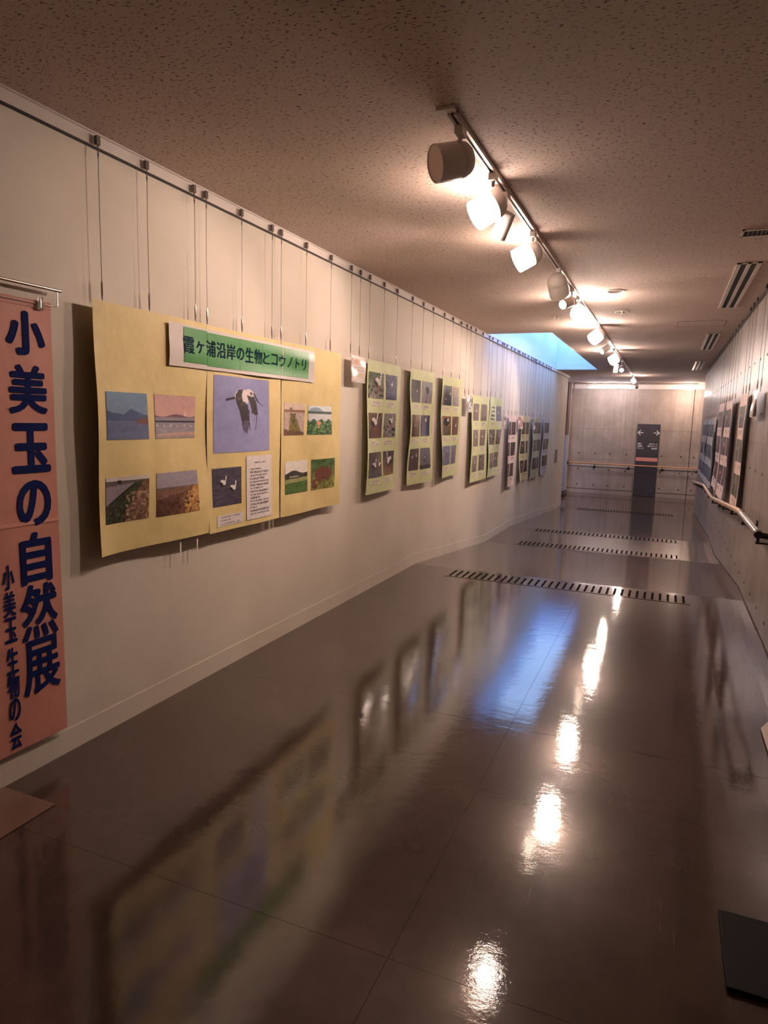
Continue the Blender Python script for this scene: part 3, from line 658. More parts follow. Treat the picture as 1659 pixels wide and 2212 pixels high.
six(g5, r5, [lettr, gp(41, (96, 100, 116), (86, 90, 108)), gp(44), gp(43), gp(46), gp(47)], [(9.60, 9.87), (9.93, 10.22)], RW2)
RW3 = [(1.342, 1.554), (1.0, 1.22), (0.655, 0.875)]
darkp = lambda sd: gen((82, 66, 60), (74, 58, 54), 38, sd, [('s', .5, .4, .5)] if sd % 2 else (), dark_reeds if sd % 3 == 0 else None, 20, 28)
g6 = Sheet(1, 10.80, 11.42, 0.49, 1.655, 0.06, 16, 0.012, curl=0.03)
r6 = sheet_root(g6, M_PNKP, 'pink poster sheet, only pink one on the left wall, dark stork photos', GP)
six(g6, r6, [darkp(k) for k in range(51, 57)], [(10.83, 10.99), (11.04, 11.36)], RW3, capc=(214, 180, 176))
g7 = Sheet(1, 11.86, 12.60, 0.50, 1.66, 0.06, 17, 0.012)
r7 = sheet_root(g7, M_YEL2, 'straw yellow poster sheet directly right of the small pink card', GP)
six(g7, r7, [darkp(k) for k in range(61, 67)], [(11.92, 12.18), (12.25, 12.54)], RW3, capc=(200, 186, 150))
g8 = Sheet(1, 12.95, 13.85, 0.484, 1.646, 0.06, 18, 0.012)
r8 = sheet_root(g8, M_GRY, 'greyish green poster sheet, second from the far end of the left wall', GP)
six(g8, r8, [darkp(k) for k in range(71, 77)], [(13.05, 13.38), (13.45, 13.80)], RW3, capc=(176, 170, 160))
g9 = Sheet(1, 14.12, 14.86, 0.474, 1.645, 0.06, 19, 0.012)
r9 = sheet_root(g9, M_LIL, 'lilac poster sheet, last one at the far end of the left wall', GP)
six(g9, r9, [darkp(k) for k in range(81, 87)], [(14.22, 14.48), (14.52, 14.80)], RW3, capc=(186, 168, 176))

# small cards
def card(side, ya, yb, za, zb, pic, label, base, seed, m=M_LAMIN, curl=0.0, group=None):
    s = Sheet(side, ya, yb, za, zb, base, seed, 0.004, curl=curl)
    o = sheet_root(s, m, label, group, 10, 10, 'title_card', 'card')
    dy = 0.02*(yb-ya)
    s.photo(pic, o, ya+dy, yb-dy, za+0.012, zb-0.012, True, name='printed_face'); return o
def card_pic(bgc, inks, seed, vert=False):
    p = Pic(40, 30, bgc); r = np.random.default_rng(seed)
    if vert:
        for i in range(5): p.fill((abs(p.Y-(0.2+0.15*i)) < 0.055) & (p.X > 0.62) & (p.X < 0.92) & (r.random(p.X.shape) > 0.15), inks[0])
        for k in (0.25, 0.42): p.fill((abs(p.X-k) < 0.03) & (p.Y > 0.2) & (p.Y < 0.85) & (r.random(p.X.shape) > 0.5), inks[0], 0.4)
    else:
        for j, (yy, hh) in enumerate(((0.2, 0.10), (0.42, 0.03), (0.54, 0.03), (0.76, 0.09))):
            c = inks[j % len(inks)]
            for i in range(4 if hh > 0.05 else 10):
                n = 4 if hh > 0.05 else 10
                x = 0.18+0.64*(i+0.5)/n
                p.fill((abs(p.Y-yy) < hh) & (abs(p.X-x) < 0.3/n) & (r.random(p.X.shape) > 0.3), c, 0.8)
    return p
card(1, 4.90, 5.172, 1.836, 2.042, card_pic((224, 208, 198), [(214, 148, 110), (170, 150, 140), (170, 150, 140), (196, 176, 130)], 1), 'small laminated white card with orange print between yellow and green posters', 0.075, 31)
card(1, 8.215, 8.50, 1.658, 1.865, card_pic((214, 204, 200), [(34, 30, 44)], 2, True), 'white card with bold dark vertical lettering, left of the fourth green poster', 0.075, 32)
card(1, 10.28, 10.57, 1.438, 1.645, card_pic((222, 206, 204), [(90, 80, 100)], 3), 'small white card hanging left of the pink poster', 0.08, 33)
card(1, 11.41, 11.82, 1.442, 1.660, card_pic((222, 180, 170), [(170, 120, 120)], 4), 'small pink card with faint lettering right of the pink poster', 0.09, 34, M_PNKP)
card(1, 12.72, 12.99, 1.422, 1.640, card_pic((190, 182, 190), [(50, 40, 50)], 5), 'small grey white card over the greyish green poster edge', 0.09, 35)

# right wall posters
GR = 'paper posters on the right wall'
def rposter(ya, yb, z0_, z1_, m, label, pics, seed, rows, base=0.06, flare=0.0, amp=0.012):
    s = Sheet(-1, ya, yb, z0_, z1_, base, seed, amp, flare=flare); r = sheet_root(s, m, label, GR)
    w = yb-ya
    six(s, r, pics, [(ya+w*0.53, ya+w*0.93), (ya+w*0.07, ya+w*0.47)], rows, True, capc=(220, 196, 186)); return r
RR = [(1.555, 1.762), (1.225, 1.442), (0.885, 1.105)]
dk = lambda sd: gen((96, 98, 78), (84, 80, 70), 36, sd, [('s', .5, .45, .5)] if sd % 2 else (), dark_reeds if sd % 3 == 0 else None, 22, 30)
dr = lambda sd: gen((96, 72, 74), (84, 66, 70), 32, sd, [('s', .5, .45, .5)] if sd % 2 else (), dark_reeds if sd % 3 == 0 else None, 20, 28)
rposter(7.08, 7.74, 0.765, 1.875, M_PNKP, 'nearest pale pink poster sheet on the right concrete wall', [dk(k) for k in range(101, 107)], 41, RR, 0.045, 0.015)
rposter(8.45, 9.35, 0.74, 1.86, M_PNKP, 'middle pink poster sheet on the right concrete wall', [dr(k) for k in range(111, 117)], 42, RR, 0.06, 0.05)
rposter(9.65, 10.55, 0.74, 1.865, M_PNKP, 'farthest pink poster sheet on the right wall, beside the blue ones', [dr(k) for k in range(121, 127)], 43, RR, 0.06, 0.04)
db = lambda sd: gen((96, 102, 116), (76, 82, 96), 34, sd, (), dark_reeds, 16, 24)
RB = [(1.40, 1.60), (1.06, 1.27), (0.72, 0.93)]
for i, (a, w_) in enumerate(((11.30, 'nearest'), (12.28, 'second'), (13.26, 'third'), (14.24, 'farthest'))):
    rposter(a, a+0.86, 0.62, 1.69, M_BLU, f'{w_} of the four pale blue poster sheets far down the right wall', [db(k+10*i) for k in range(131, 137)], 44+i, RB, 0.05, 0.02)
def rc_pic():
    p = Pic(36, 30, (196, 196, 190)); r = np.random.default_rng(3)
    p.fill((p.X > .3) & (p.X < .8) & (abs(p.Y-.4) < .2) & (r.random(p.X.shape) > .5), (150, 170, 150), .6)
    p.fill((abs(p.Y-.7) < .03) & ((abs(p.X-.3) < .05) | (abs(p.X-.6) < .05)), (40, 36, 36)); return p
card(-1, 6.15, 6.60, 1.645, 1.862, rc_pic(), 'laminated white card curling off the right wall beside the nearest poster', 0.055, 51, curl=0.03)
card(-1, 10.78, 11.08, 1.49, 1.70, rc_pic(), 'small white card on the right wall between pink and blue posters', 0.07, 52)

# wires
wires(1, [2.38, 2.68, 3.03], 2.015, 'yellow landscape poster')
wires(1, [3.13, 3.46, 3.79], 2.01, 'flying stork poster')
wires(1, [3.90, 4.23, 4.60], 2.015, 'rightmost yellow poster')
wires(1, [4.95, 5.12], 2.03, 'white card with orange print')
wires(1, [5.31, 5.62, 5.93], 2.02, 'first green poster')
wires(1, [6.33, 6.65, 6.96], 2.03, 'second green poster')
wires(1, [7.35, 7.68, 8.02], 2.02, 'third green poster')
wires(1, [8.27, 8.45], 1.85, 'white card with vertical lettering')
wires(1, [8.68, 9.05, 9.41], 1.865, 'fourth green poster')
wires(1, [9.60, 9.90, 10.22], 1.875, 'fifth green poster')
wires(1, [10.33, 10.52], 1.63, 'white card beside the pink poster')
wires(1, [10.85, 11.10, 11.37], 1.635, 'pink poster on the left wall')
wires(1, [11.48, 11.75], 1.645, 'small pink card')
wires(1, [11.93, 12.25, 12.55], 1.64, 'straw yellow poster')
wires(1, [12.77, 12.94], 1.625, 'grey white card')
wires(1, [13.05, 13.40, 13.78], 1.63, 'greyish green poster')
wires(1, [14.18, 14.50, 14.80], 1.63, 'lilac poster')
wires(-1, [6.25, 6.50], 1.85, 'laminated card on the right wall')
wires(-1, [7.13, 7.41, 7.69], 1.86, 'nearest pale pink poster')
wires(-1, [8.52, 8.9, 9.28], 1.845, 'middle pink poster of the right wall')
wires(-1, [9.72, 10.1, 10.48], 1.85, 'farthest pink poster of the right wall')
wires(-1, [10.84, 11.02], 1.69, 'small white card of the right wall')
for a, w_ in ((11.30, 'nearest'), (12.28, 'second'), (13.26, 'third'), (14.24, 'farthest')): wires(-1, [a+.07, a+.43, a+.79], 1.675, w_+' pale blue poster')

# ------------------------------------------------------------------ pink banner with its hanger
bn = Sheet(1, 1.655, 2.112, 0.135, 1.985, 0.025, 61, 0.004)
ban = sheet_root(bn, M_CLOTH, 'tall pink cloth banner with large navy Japanese characters at the far left', None, 10, 40, 'cloth_banner', 'banner')
bn.patch('seam_fold', paper('cloth fold', (222, 156, 140), 4), ban, 1.657, 2.110, 1.078, 1.092, 0.003, 10, 3, thick=0.003)
bn.patch('top_hem', paper('cloth hem', (190, 126, 114), 4), ban, 1.655, 2.112, 1.957, 1.987, 0.002, 10, 3, thick=0.003)
big = [('小', 1.897, 2.077, 1.763, 1.937), ('美', 1.898, 2.078, 1.531, 1.727), ('玉', 1.899, 2.084, 1.292, 1.495), ('の', 1.911, 2.077, 1.070, 1.262),
       ('自', 1.915, 2.067, 0.828, 1.046), ('然', 1.905, 2.083, 0.588, 0.828), ('展', 1.903, 2.084, 0.350, 0.590)]
for ch, a, b_, z0_, z1_ in big: glyph(ch, M_NAVY, ban, 'lettering', a, b_, z0_, z1_, pl_left(bn, 0.003), {'小': 0.0075, 'の': 0.0065, '玉': 0.007, '美': 0.0055, '自': 0.006, '然': 0.005}.get(ch, 0.0042))
sm = [('小', 0.829, 0.930), ('美', 0.717, 0.822), ('玉', 0.609, 0.715), ('生', 0.477, 0.588), ('物', 0.370, 0.480), ('の', 0.272, 0.370), ('会', 0.149, 0.265)]
for ch, z0_, z1_ in sm: glyph(ch, M_NAVY, ban, 'lettering', 1.829, 1.882, z0_, z1_, pl_left(bn, 0.003), 0.0022)
hg = empty('banner_hanger', (XL, 1.88, 2.04)); tag(hg, 'steel rod hanger with lower bar holding the pink banner', 'hanger')
MB().tube([(0.04, -0.4, 0), (0.04, 0.275, 0)], 0.0065, 10).build('rod', M_STEEL, hg, smooth=True)
MB().tube([(0.04, 0.255, -0.003), (0.04, 0.255, -0.062), (0.03, 0.25, -0.066), (0.03, -0.4, -0.066)], 0.002, 6).build('lower_bar', M_STEEL, hg)
cp = empty('banner_clip', (XL+0.03, 2.055, 1.97)); tag(cp, 'clear plastic clip pinching the top corner of the pink banner', 'clip')
MB().box((-0.002, -0.016, -0.02), (0.008, 0.016, 0.012)).build('jaw', M_CLIP, cp, bevel=0.003)
MB().tube([(0.004, -0.012, 0.012), (0.004, -0.012, 0.03), (0.004, 0.012, 0.03), (0.004, 0.012, 0.012)], 0.0018, 6).tube([(0.006, 0, -0.01), (0.006, 0, 0.025)], 0.003, 6).build('spring', M_STEEL, cp)

# ------------------------------------------------------------------ track and its lamps
TX = -0.87
tr = empty('lighting_track', (TX, 0, ZC-0.001)); tag(tr, 'long white lighting track on the ceiling carrying the spotlights', 'track')
MB().box((-0.018, 2.68, -0.022), (-0.006, 20.6, 0)).box((0.006, 2.68, -0.022), (0.018, 20.6, 0)).build('channel', M_WHITE, tr)
MB().box((-0.006, 2.68, -0.012), (0.006, 20.6, -0.001)).build('conductor_slot', M_DARK, tr)
MB().box((-0.055, 2.645, -0.012), (0.018, 2.70, 0.0)).build('end_feed', M_LAMP, tr)
def spot_head(y, loc, axis, big, state, label, watts=0.0, cone=85):
    """loc = centre of the head; state: off | glow | dim | lit"""
    t = empty('track_spotlight', (TX, y, ZC-0.022)); tag(t, label, 'spotlight', 'spotlights on the ceiling track')
    org = Vector(t.location); hc = Vector(loc)-org; ax = Vector(axis).normalized()
    MB().box((-0.017, -0.035, -0.032), (0.017, 0.035, 0.001)).build('adapter', M_LAMP, t, bevel=0.004)
    Rr, Ln = (0.074, 0.15) if big else (0.042, 0.13)
    M = rotz_to(ax, hc)
    back = hc-ax*(Ln*0.32)
    up = Vector((0, 0, 1)); side = (up-ax*up.dot(ax)).normalized(); att = back+side*(Rr*0.98)
    neck = Vector((0, 0, -0.03)); mid = Vector((0, 0, min(-0.05, (att.z-0.03)*0.6)))
    MB().tube([neck, neck*0.5+mid*0.5, mid, att], [0.011, 0.009, 0.007, 0.009] if big else [0.008, 0.008, 0.006, 0.006], 10).build('stem', M_LAMP, t, smooth=True)
    h = Ln/2
    if big:
        MB().lathe([(0.0002, -h-0.028), (Rr*0.35, -h-0.025), (Rr*0.7, -h-0.012), (Rr*0.93, -h+0.008), (Rr, -h+0.03), (Rr, -h+0.045)], M, 32).build('rear_cap', M_LAMP, t, smooth=True)
        shm = {'glow': M_GLOW if y < 5 else M_GLOWF, 'dim': M_GLOW2}.get(state, M_LAMP)
        MB().lathe([(Rr-0.0005, -h+0.045), (Rr+0.001, -h+0.047), (Rr+0.001, h), (Rr-0.004, h+0.001), (Rr-0.006, h-0.004), (Rr-0.006, -h+0.05)], M, 32).build('shade', shm, t, smooth=True)
        MB().lathe([(Rr-0.007, h-0.02), (Rr*0.5, -h+0.07), (0.0002, -h+0.06)], M, 24).build('reflector', M_STEEL if state == 'off' else M_BULB, t, smooth=True)
        if state == 'off': MB().lathe([(Rr-0.006, h-0.003), (0.0002, h-0.002)], M, 32).build('lens', M_LENS, t)
    else:
        MB().lathe([(0.0002, -h), (Rr*0.85, -h), (Rr*0.86, -h+0.004), (Rr*0.88, -h-0.004), (Rr, -h-0.002), (Rr, -h+0.02)], M, 24).build('rear_cap', M_LAMP, t, smooth=True)
        MB().lathe([(Rr-0.0005, -h+0.02), (Rr, -h+0.022), (Rr, h), (Rr-0.004, h), (Rr-0.005, h-0.004), (Rr-0.005, -h+0.03)], M, 24).build('shade', M_GLOWF if state == 'dim' else M_LAMP, t, smooth=True)
        MB().lathe([(Rr-0.006, h-0.015), (Rr*0.5, h-0.05), (0.0002, h-0.055)], M, 20).build('reflector', M_STEEL if state == 'off' else M_BULB, t, smooth=True)
    if watts:
        l = bpy.data.lights.new('bulb', 'SPOT'); l.energy = watts; l.color = WARM; l.spot_size = math.radians(cone); l.spot_blend = 0.55; l.shadow_soft_size = 0.02
        o = bpy.data.objects.new('bulb_light', l); C.objects.link(o); o.parent = t
        o.matrix_local = rotz_to(-ax, hc+ax*(h+0.01))
    return t
heads = [
 (2.80, (-0.925, 2.86, 2.625), (-0.68, -0.62, -0.25), 1, 'off', 'nearest big track spotlight, unlit grey drum with its mouth to the left', 0, 0),
 (3.36, (-0.935, 3.52, 2.625), (-0.74, -0.39, -0.55), 1, 'glow', 'big track spotlight with the brightest glowing square shade, second from the camera', SPOT*0.55, 95),
 (3.64, (-0.885, 3.66, 2.575), (-0.44, 0.34, -0.83), 0, 'off', 'small unlit drum spotlight tucked right behind the nearest glowing one', 0, 0),
 (4.41, (-0.935, 4.56, 2.625), (-0.82, -0.29, -0.49), 1, 'glow', 'big glowing spotlight hanging alone in the middle of the near track', SPOT*0.8, 100),
 (5.48, (-0.87, 5.49, 2.60), (0.10, 0.72, -0.69), 1, 'off', 'big unlit spotlight seen from its round back', SPOT*0.6, 90),
 (6.28, (-0.90, 6.25, 2.60), (-0.50, -0.80, -0.33), 0, 'lit', 'small spotlight with a round lit mouth between two big drums', SPOT*0.6, 70),
 (6.72, (-0.87, 6.84, 2.60), (0.48, -0.68, -0.45), 1, 'glow', 'big round spotlight glaring towards the camera beside the ceiling recess', SPOT, 100),
 (8.68, (-0.88, 8.70, 2.61), (-0.62, -0.45, -0.60), 1, 'glow', 'big glowing spotlight left of the track, level with the skylight start', SPOT*1.1, 100),
 (10.1, (-0.89, 10.0, 2.585), (-0.62, -0.60, -0.50), 0, 'lit', 'small lit spotlight to the left of the bright far cluster', SPOT*0.6, 75),
 (11.3, (-0.87, 11.6, 2.60), (-0.70, -0.40, -0.50), 1, 'glow', 'big glowing spotlight at the heart of the far cluster', SPOT*1.2, 85),
 (12.2, (-0.88, 12.1, 2.49), (-0.10, 0.4, -0.90), 0, 'off', 'small grey unlit drum hanging low under the far cluster', 0, 0),
 (13.3, (-0.87, 13.3, 2.575), (0.10, -0.86, -0.50), 0, 'lit', 'small lit spotlight just right of the far cluster', SPOT*0.4, 75),
 (17.3, (-0.86, 17.6, 2.63), (0.50, 0.3, -0.80), 0, 'dim', 'small white spotlight near the far end of the track', 0, 0),
 (19.9, (-0.87, 19.9, 2.62), (0.05, -0.55, -0.80), 0, 'off', 'farthest track spotlight with a ringed mouth, before the fluorescent tube', 0, 0),
]
for hd in heads: spot_head(hd[0], hd[1], hd[2], hd[3] == 1, hd[4], hd[5], hd[6], hd[7])

# far wall lamps
ft = empty('fluorescent_lamp', (-1.63, 20.75, 2.66)); tag(ft, 'bright white fluorescent batten near the top of the far wall', 'lamp')
MB().box((-0.68, -0.025, 0.02), (0.68, 0.025, 0.09)).build('housing', M_WHITE, ft, bevel=0.01)
MB().tube([(-0.60, 0, -0.04), (0.60, 0, -0.04)], 0.018, 12).build('tube', M_TUBE, ft, smooth=True)
for x in (-0.62, 0.60): MB().box((x, -0.02, -0.055), (x+0.02, 0.02, 0.025)).build('socket', M_WHITE, ft)
fr = empty('curtain_bracket', (-2.62, 20.6, 2.75)); tag(fr, 'white L-shaped bracket bar left of the fluorescent tube', 'bracket')
MB().box((-0.02, -0.015, -0.30), (0.012, 0.015, 0.0)).build('drop', M_WHITE, fr)
MB().box((0.0, -0.015, -0.035), (3.3, 0.015, -0.012)).build('bar', M_WHITE, fr)
ww = empty('wall_spotlight', (0.47, 20.9, 2.75)); tag(ww, 'warm glowing cup-shaped spotlight near the right end of the far wall', 'spotlight')
MB().tube([(0, 0, 0), (0, 0, -0.05)], 0.012, 8).build('stem', M_LAMP, ww)
MB().lathe([(0.0002, 0.0), (0.05, -0.005), (0.08, -0.03), (0.095, -0.09), (0.10, -0.14), (0.095, -0.14), (0.0002, -0.11)], Matrix.Translation((0, 0, -0.045)), 20).build('shade', mat('far glow', (1, .8, .6), .5, emit=(1.0, 0.76, 0.54), es=7.0), ww, smooth=True)
l = bpy.data.lights.new('bulb', 'POINT'); l.energy = 40; l.color = WARM; l.shadow_soft_size = 0.05
o = bpy.data.objects.new('bulb_light', l); C.objects.link(o); o.parent = ww; o.location = (0, 0, -0.28)

def hall_fill(x, y, label):  # unseen fill lamp, added to brighten the far end of the corridor
    t = empty('hall_fill_lamp', (x, y, ZC)); tag(t, label, 'lamp')
    MB().box((-0.62, -0.03, -0.36), (0.62, 0.03, -0.33)).box((-0.4, -0.01, -0.34), (-0.38, 0.01, 0)).box((0.38, -0.01, -0.34), (0.4, 0.01, 0)).build('housing', M_WHITE, t)
    MB().box((-0.58, -0.09, -0.43), (0.58, 0.09, -0.37)).build('diffuser', mat('fill diffuser', (1, 1, 1), 0.5, emit=(1.0, 0.84, 0.76), es=26), t)
hall_fill(2.6, 19.4, 'added unseen fill lamp round the corner in the right hall')
hall_fill(-4.3, 19.6, 'added unseen fill lamp round the corner in the left passage')
# ------------------------------------------------------------------ ceiling fittings
def diffuser(y0, y1, label):
    t = empty('slot_diffuser', (0.46, (y0+y1)/2, ZC)); tag(t, label, 'air vent', 'slot diffusers by the right wall'); h = (y1-y0)/2
    MB().box((-0.085, -h, -0.008), (-0.055, h, 0)).box((-0.015, -h, -0.008), (0.012, h, 0)).box((0.052, -h, -0.008), (0.08, h, 0)).box((-0.085, -h, -0.008), (0.08, -h+0.015, 0)).box((-0.085, h-0.015, -0.008), (0.08, h, 0)).build('frame', M_WHITE, t)
    MB().box((-0.055, -h+.015, -0.002), (-0.015, h-.015, -0.0005)).build('slot', M_BLACK, t); MB().box((0.012, -h+.015, -0.002), (0.052, h-.015, -0.0005)).build('slot', M_BLACK, t)
diffuser(5.73, 7.78, 'nearest two-slot air diffuser in the ceiling by the right wall')
diffuser(9.78, 11.8, 'middle two-slot air diffuser in the ceiling by the right wall')
diffuser(13.83, 15.95, 'farthest two-slot air diffuser in the ceiling by the right wall')
gv = empty('ceiling_grille', (0.34, 4.88, ZC)); tag(gv, 'short finned air grille in the ceiling at the right edge of the photo', 'air vent')
MB().box((-0.012, -0.085, -0.008), (0.34, -0.065, 0)).box((-0.012, 0.065, -0.008), (0.34, 0.085, 0)).box((-0.012, -0.085, -0.008), (0.0, 0.085, 0)).box((0.328, -0.085, -0.008), (0.34, 0.085, 0)).build('frame', M_WHITE, gv)
MB().box((0, -0.065, -0.002), (0.328, 0.065, -0.0005)).build('throat', M_BLACK, gv)
for k in range(13): MB().box((0.024+0.0245*k, -0.065, -0.007), (0.028+0.0245*k, 0.065, -0.001)).build('fin', M_GREYT, gv)
def ring(x, y, r, label, name, dark=True):
    t = empty(name, (x, y, ZC)); tag(t, label, 'ceiling fitting')
    MB().lathe([(r, 0), (r, -0.006), (r*0.86, -0.008), (r*0.8, -0.001)], Matrix(), 28).build('rim', M_LAMP, t, smooth=True)
    MB().lathe([(r*0.82, -0.002), (0.0002, -0.002)], Matrix(), 28).build('recess', M_GREYT if dark else M_LAMP, t)
    if not dark: MB().lathe([(r*0.35, -0.002), (r*0.3, -0.02), (0.0002, -0.024)], Matrix(), 14).build('nozzle', M_STEEL, t, smooth=True)
ring(-0.53, 6.60, 0.082, 'round recessed downlight, unlit, just right of the glaring spotlight', 'recessed_downlight')
ring(-0.545, 7.80, 0.075, 'flush round sprinkler plate behind the recessed downlight', 'sprinkler', False)
ring(-1.245, 8.01, 0.05, 'small round sprinkler plate left of the track, before the skylight', 'sprinkler', False)
ring(-1.15, 11.8, 0.10, 'flat round plate in the ceiling between skylight and far cluster', 'recessed_downlight')
ring(-1.95, 20.2, 0.09, 'small dark round plate in the ceiling above the fluorescent tube', 'recessed_downlight')
ht = empty('ceiling_hatch', (0.265, 8.9, ZC)); tag(ht, 'square access hatch outline in the ceiling between the first two diffusers', 'hatch')
MB().box((-0.25, -0.23, -0.002), (0.25, 0.23, 0.0)).build('panel', M_CEIL, ht)
MB().box((-0.257, -0.237, -0.003), (-0.25, 0.237, 0)).box((0.25, -0.237, -0.003), (0.257, 0.237, 0)).box((-0.25, -0.237, -0.003), (0.25, -0.23, 0)).box((-0.25, 0.23, -0.003), (0.25, 0.237, 0)).build('frame', M_GREYT, ht)

# ------------------------------------------------------------------ right handrail
hr = empty('handrail', (XR, 5.0, 0)); tag(hr, 'light wooden handrail stepping down along the right concrete wall', 'handrail')
def hz(y):
    pts = [(4.7, 0.865), (6.3, 0.865), (9.7, 0.64), (11.9, 0.63), (16.6, 0.34)]
    for (a, za), (b_, zb) in zip(pts, pts[1:]):
        if a <= y <= b_: return za+(zb-za)*(y-a)/(b_-a)
def oval_rail(ys_, name, m, rx=0.022, rz=0.024):
    b = MB(); seg = 16
    for y in ys_:
        for k in range(seg):
            a = 2*math.pi*k/seg; b.v.append((-0.10+rx*math.cos(a), y-5.0, hz(y)+rz*math.sin(a)))
    for i in range(len(ys_)-1):
        for k in range(seg): q = i*seg+k; r_ = i*seg+(k+1) % seg; b.f.append((q, r_, r_+seg, q+seg))
    b.f.append(tuple(range(seg))); e_ = (len(ys_)-1)*seg; b.f.append(tuple(e_+k for k in range(seg-1, -1, -1)))
    return b.build(name, m, hr, smooth=True)
oval_rail([6.19, 6.3, 6.5, 9.6, 9.75, 11.8, 12.0, 16.6], 'rail', M_WOOD)
oval_rail([5.0, 6.2], 'end_rail', M_SLEEVE, 0.0235, 0.0255)
cb = MB(); cb.tube([(-0.10, -0.05, 0.862), (-0.10, 0.004, 0.865)], [0.026, 0.0275], 16); cb.tube([(-0.10, -0.02, 0.86), (-0.05, -0.03, 0.855), (0.0, -0.03, 0.85)], 0.02, 10); cb.build('end_cap', M_BLACK, hr, smooth=True)
for y in [4.96, 5.9, 6.9, 7.88, 8.38, 9.5, 10.4, 11.3, 12.2, 13.1, 14.0, 14.9, 15.8]:
    z = hz(max(y, 4.97)); b = MB()
    b.box((-0.112, y-5.0-0.02, z-0.062), (0.0, y-5.0+0.02, z-0.05)); b.box((-0.108, y-5.0-0.015, z-0.052), (-0.092, y-5.0+0.015, z-0.02)); b.box((-0.008, y-5.0-0.03, z-0.09), (0.0, y-5.0+0.03, z-0.02)); b.build('bracket', M_DARK, hr)
# far wall handrail
h2 = empty('handrail', (0, YB, 0.36)); tag(h2, 'thin orange-brown wooden handrail across the far concrete wall', 'handrail')
MB().tube([(-2.76, -0.09, 0.01), (0.95, -0.09, -0.01)], 0.019, 12).build('rail', mat('far rail wood', L3(206, 150, 108), 0.3), h2, smooth=True)
MB().box((-2.80, -0.12, -0.06), (-2.765, -0.04, 0.05)).build('end_cap', M_DARK, h2)
MB().box((-2.76, -0.02, -0.075), (-0.84, 0.0, -0.045)).build('backing_strip', M_WHITE, h2); MB().box((-0.19, -0.02, -0.075), (0.95, 0.0, -0.045)).build('backing_strip', M_WHITE, h2)
for x in (-1.99, -1.0, -0.06, 0.9):
    MB().tube([(x, -0.09, -0.012), (x, -0.09, -0.07), (x-0.03, -0.04, -0.11), (x-0.05, 0.0, -0.14)], 0.013, 8).lathe([(0.0002, 0.01), (0.04, 0.01), (0.045, 0)], Matrix.Translation((x, 0, -0.09)) @ Matrix.Rotation(math.pi/2, 4, 'X'), 14).build('bracket', M_DARK, h2)

# ------------------------------------------------------------------ directory sign on the far wall
sg = empty('directory_sign', (-0.515, YB-0.003, -0.555)); tag(sg, 'tall dark grey direction sign with white arrows and pink stripe on far wall', 'sign')
SW, SH = 0.315, 2.155
MB().box((-SW, -0.028, 0), (SW, 0, SH)).build('board', M_SIGN, sg, bevel=0.003)
MB().box((-SW+0.012, -0.031, 1.055), (SW-0.012, -0.0285, 1.165)).build('pink_stripe', M_PINK, sg)
def arrow(cx, d):
    b = MB(); y0_, y1_ = -0.0315, -0.0285; zc = 1.90
    b.box((cx-0.075, y0_, zc-0.011), (cx+0.072, y1_, zc+0.011))
    for s_ in (1, -1):
        tip = (cx+d*0.08, zc); end = (cx+d*0.005, zc+s_*0.072); nx, nz = -(end[1]-tip[1]), end[0]-tip[0]; k = 0.011/math.hypot(nx, nz); nx *= k; nz *= k
        b.prism([(tip[0]+nx, tip[1]+nz), (end[0]+nx, end[1]+nz), (end[0]-nx, end[1]-nz), (tip[0]-nx, tip[1]-nz)], 1, y0_, y1_)
    b.build('arrow', M_PRINTW, sg)
arrow(-0.215, -1); arrow(0.215, 1)
plc = lambda u, z, l: (u, -0.0295-l, z)
for t_, a, b_, z in (('図書館', -0.285, -0.185, 1.548), ('会議室', -0.285, -0.145, 1.482), ('ラウンジ', -0.285, -0.105, 1.414),
                     ('森のホール', 0.04, 0.275, 1.548), ('風のホワイエ', -0.005, 0.275, 1.482), ('練習室1', 0.11, 0.275, 1.414)):
    glyph(t_, M_PRINTW, sg, 'lettering', a, b_, z, z+0.046, plc, 0.0012)

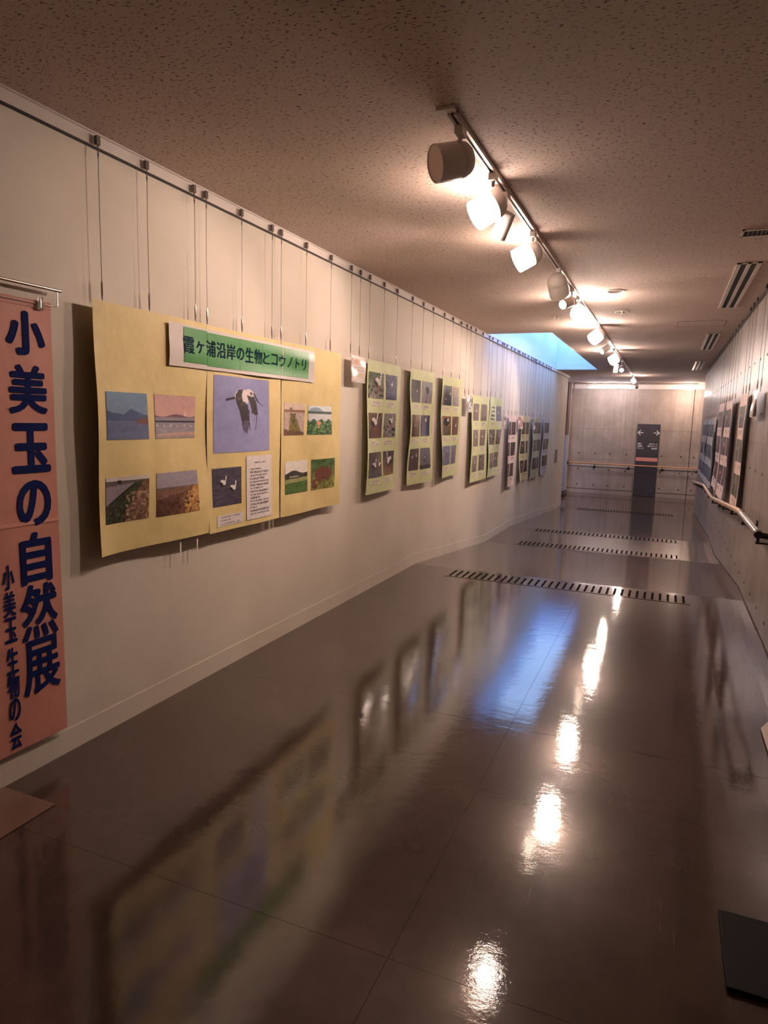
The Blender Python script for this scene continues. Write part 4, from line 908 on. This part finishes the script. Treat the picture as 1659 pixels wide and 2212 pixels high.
# ------------------------------------------------------------------ tactile strips across the floor
M_STRIP = mat('tactile strip', L3(92, 76, 66), 0.3)
M_STUD = mat('tactile stud', L3(20, 16, 16), 0.9, spec=0.05)
def strip(y0, y1, label):
    t = empty('tactile_strip', (0, y0, 0)); tag(t, label, 'floor strip', 'tactile strips across the floor')
    b = MB(); b.prism([(0-0.02, fz(y0-0.02)+0.0002), (y1-y0+0.02, fz(y1+0.02)+0.0002), (y1-y0+0.02, fz(y1+0.02)+0.003), (-0.02, fz(y0-0.02)+0.003)], 0, -1.96, 0.30); b.build('strip_plate', M_FLOOR, t)
    q = MB(); n = 34; rows = 5
    for i in range(n):
        x = -1.915+i*(0.25+1.915)/(n-1)
        for j in range(rows):
            y = (j+0.5)/rows*(y1-y0); z = fz(y0+y)+0.003
            q.box((x-0.010, y-0.0135, z-0.0005), (x+0.010, y+0.0135, z+0.0035))
    s_ = q.build('studs', M_STUD, t); s_['kind'] = 'stuff'
strip(6.38, 6.65, 'nearest tactile strip of dark studs at the top of the first ramp')
strip(9.93, 10.18, 'second tactile strip of dark studs, at the foot of the first ramp')
strip(11.30, 11.52, 'third tactile strip of dark studs, at the top of the second ramp')
strip(17.3, 17.52, 'farthest tactile strip of dark studs, near the far wall')

# ------------------------------------------------------------------ small things
swt = empty('switch_plate', (XL, 16.45, 0.775)); tag(swt, 'dark pair of narrow switch plates low on the far left wall', 'switch')
MB().box((0, -0.18, -0.155), (0.008, -0.03, 0.155)).build('plate', M_GREYT, swt); MB().box((0, 0.03, -0.155), (0.008, 0.18, 0.155)).build('plate', M_GREYT, swt)
mt = MB().box((XL+0.008, 0.6, 0.001), (-2.12, 1.80, 0.006)).build('floor_mat', mat('clear vinyl mat', L3(120, 92, 78), 0.3, coat=0.3), bevel=0.002)
tag(mt, 'thin translucent brown floor mat below the pink banner, cropped at left', 'mat')
bp = empty('black_stand_base', (0.27, 1.92, 0.0)); tag(bp, 'flat black square stand base on the floor at lower right', 'stand')
MB().box((0, 0, 0.004), (0.42, 0.33, 0.016)).build('plate', mat('black plate', L3(16, 13, 16), 0.7, spec=0.25), bp, bevel=0.003)
for x, y in ((0.05, 0.05), (0.37, 0.05), (0.05, 0.28), (0.37, 0.28)): MB().tube([(x, y, 0), (x, y, 0.004)], 0.015, 10).build('foot', M_BLACK, bp)
wd = empty('leaning_board', (XR, 3.4, 0.0)); tag(wd, 'white board corner leaning on the right wall, cut off at the photo edge', 'board')
MB().prism([(-0.135, 0.012), (-0.125, 0.004), (-0.015, 0.16), (-0.025, 0.168)], 1, -0.35, 0.42).build('panel', mat('board face', L3(226, 212, 200), 0.4), wd)
MB().prism([(-0.13, 0.0), (-0.115, 0.0), (-0.02, 0.145), (-0.03, 0.15)], 1, -0.36, 0.41).build('backing', M_BLACK, wd)
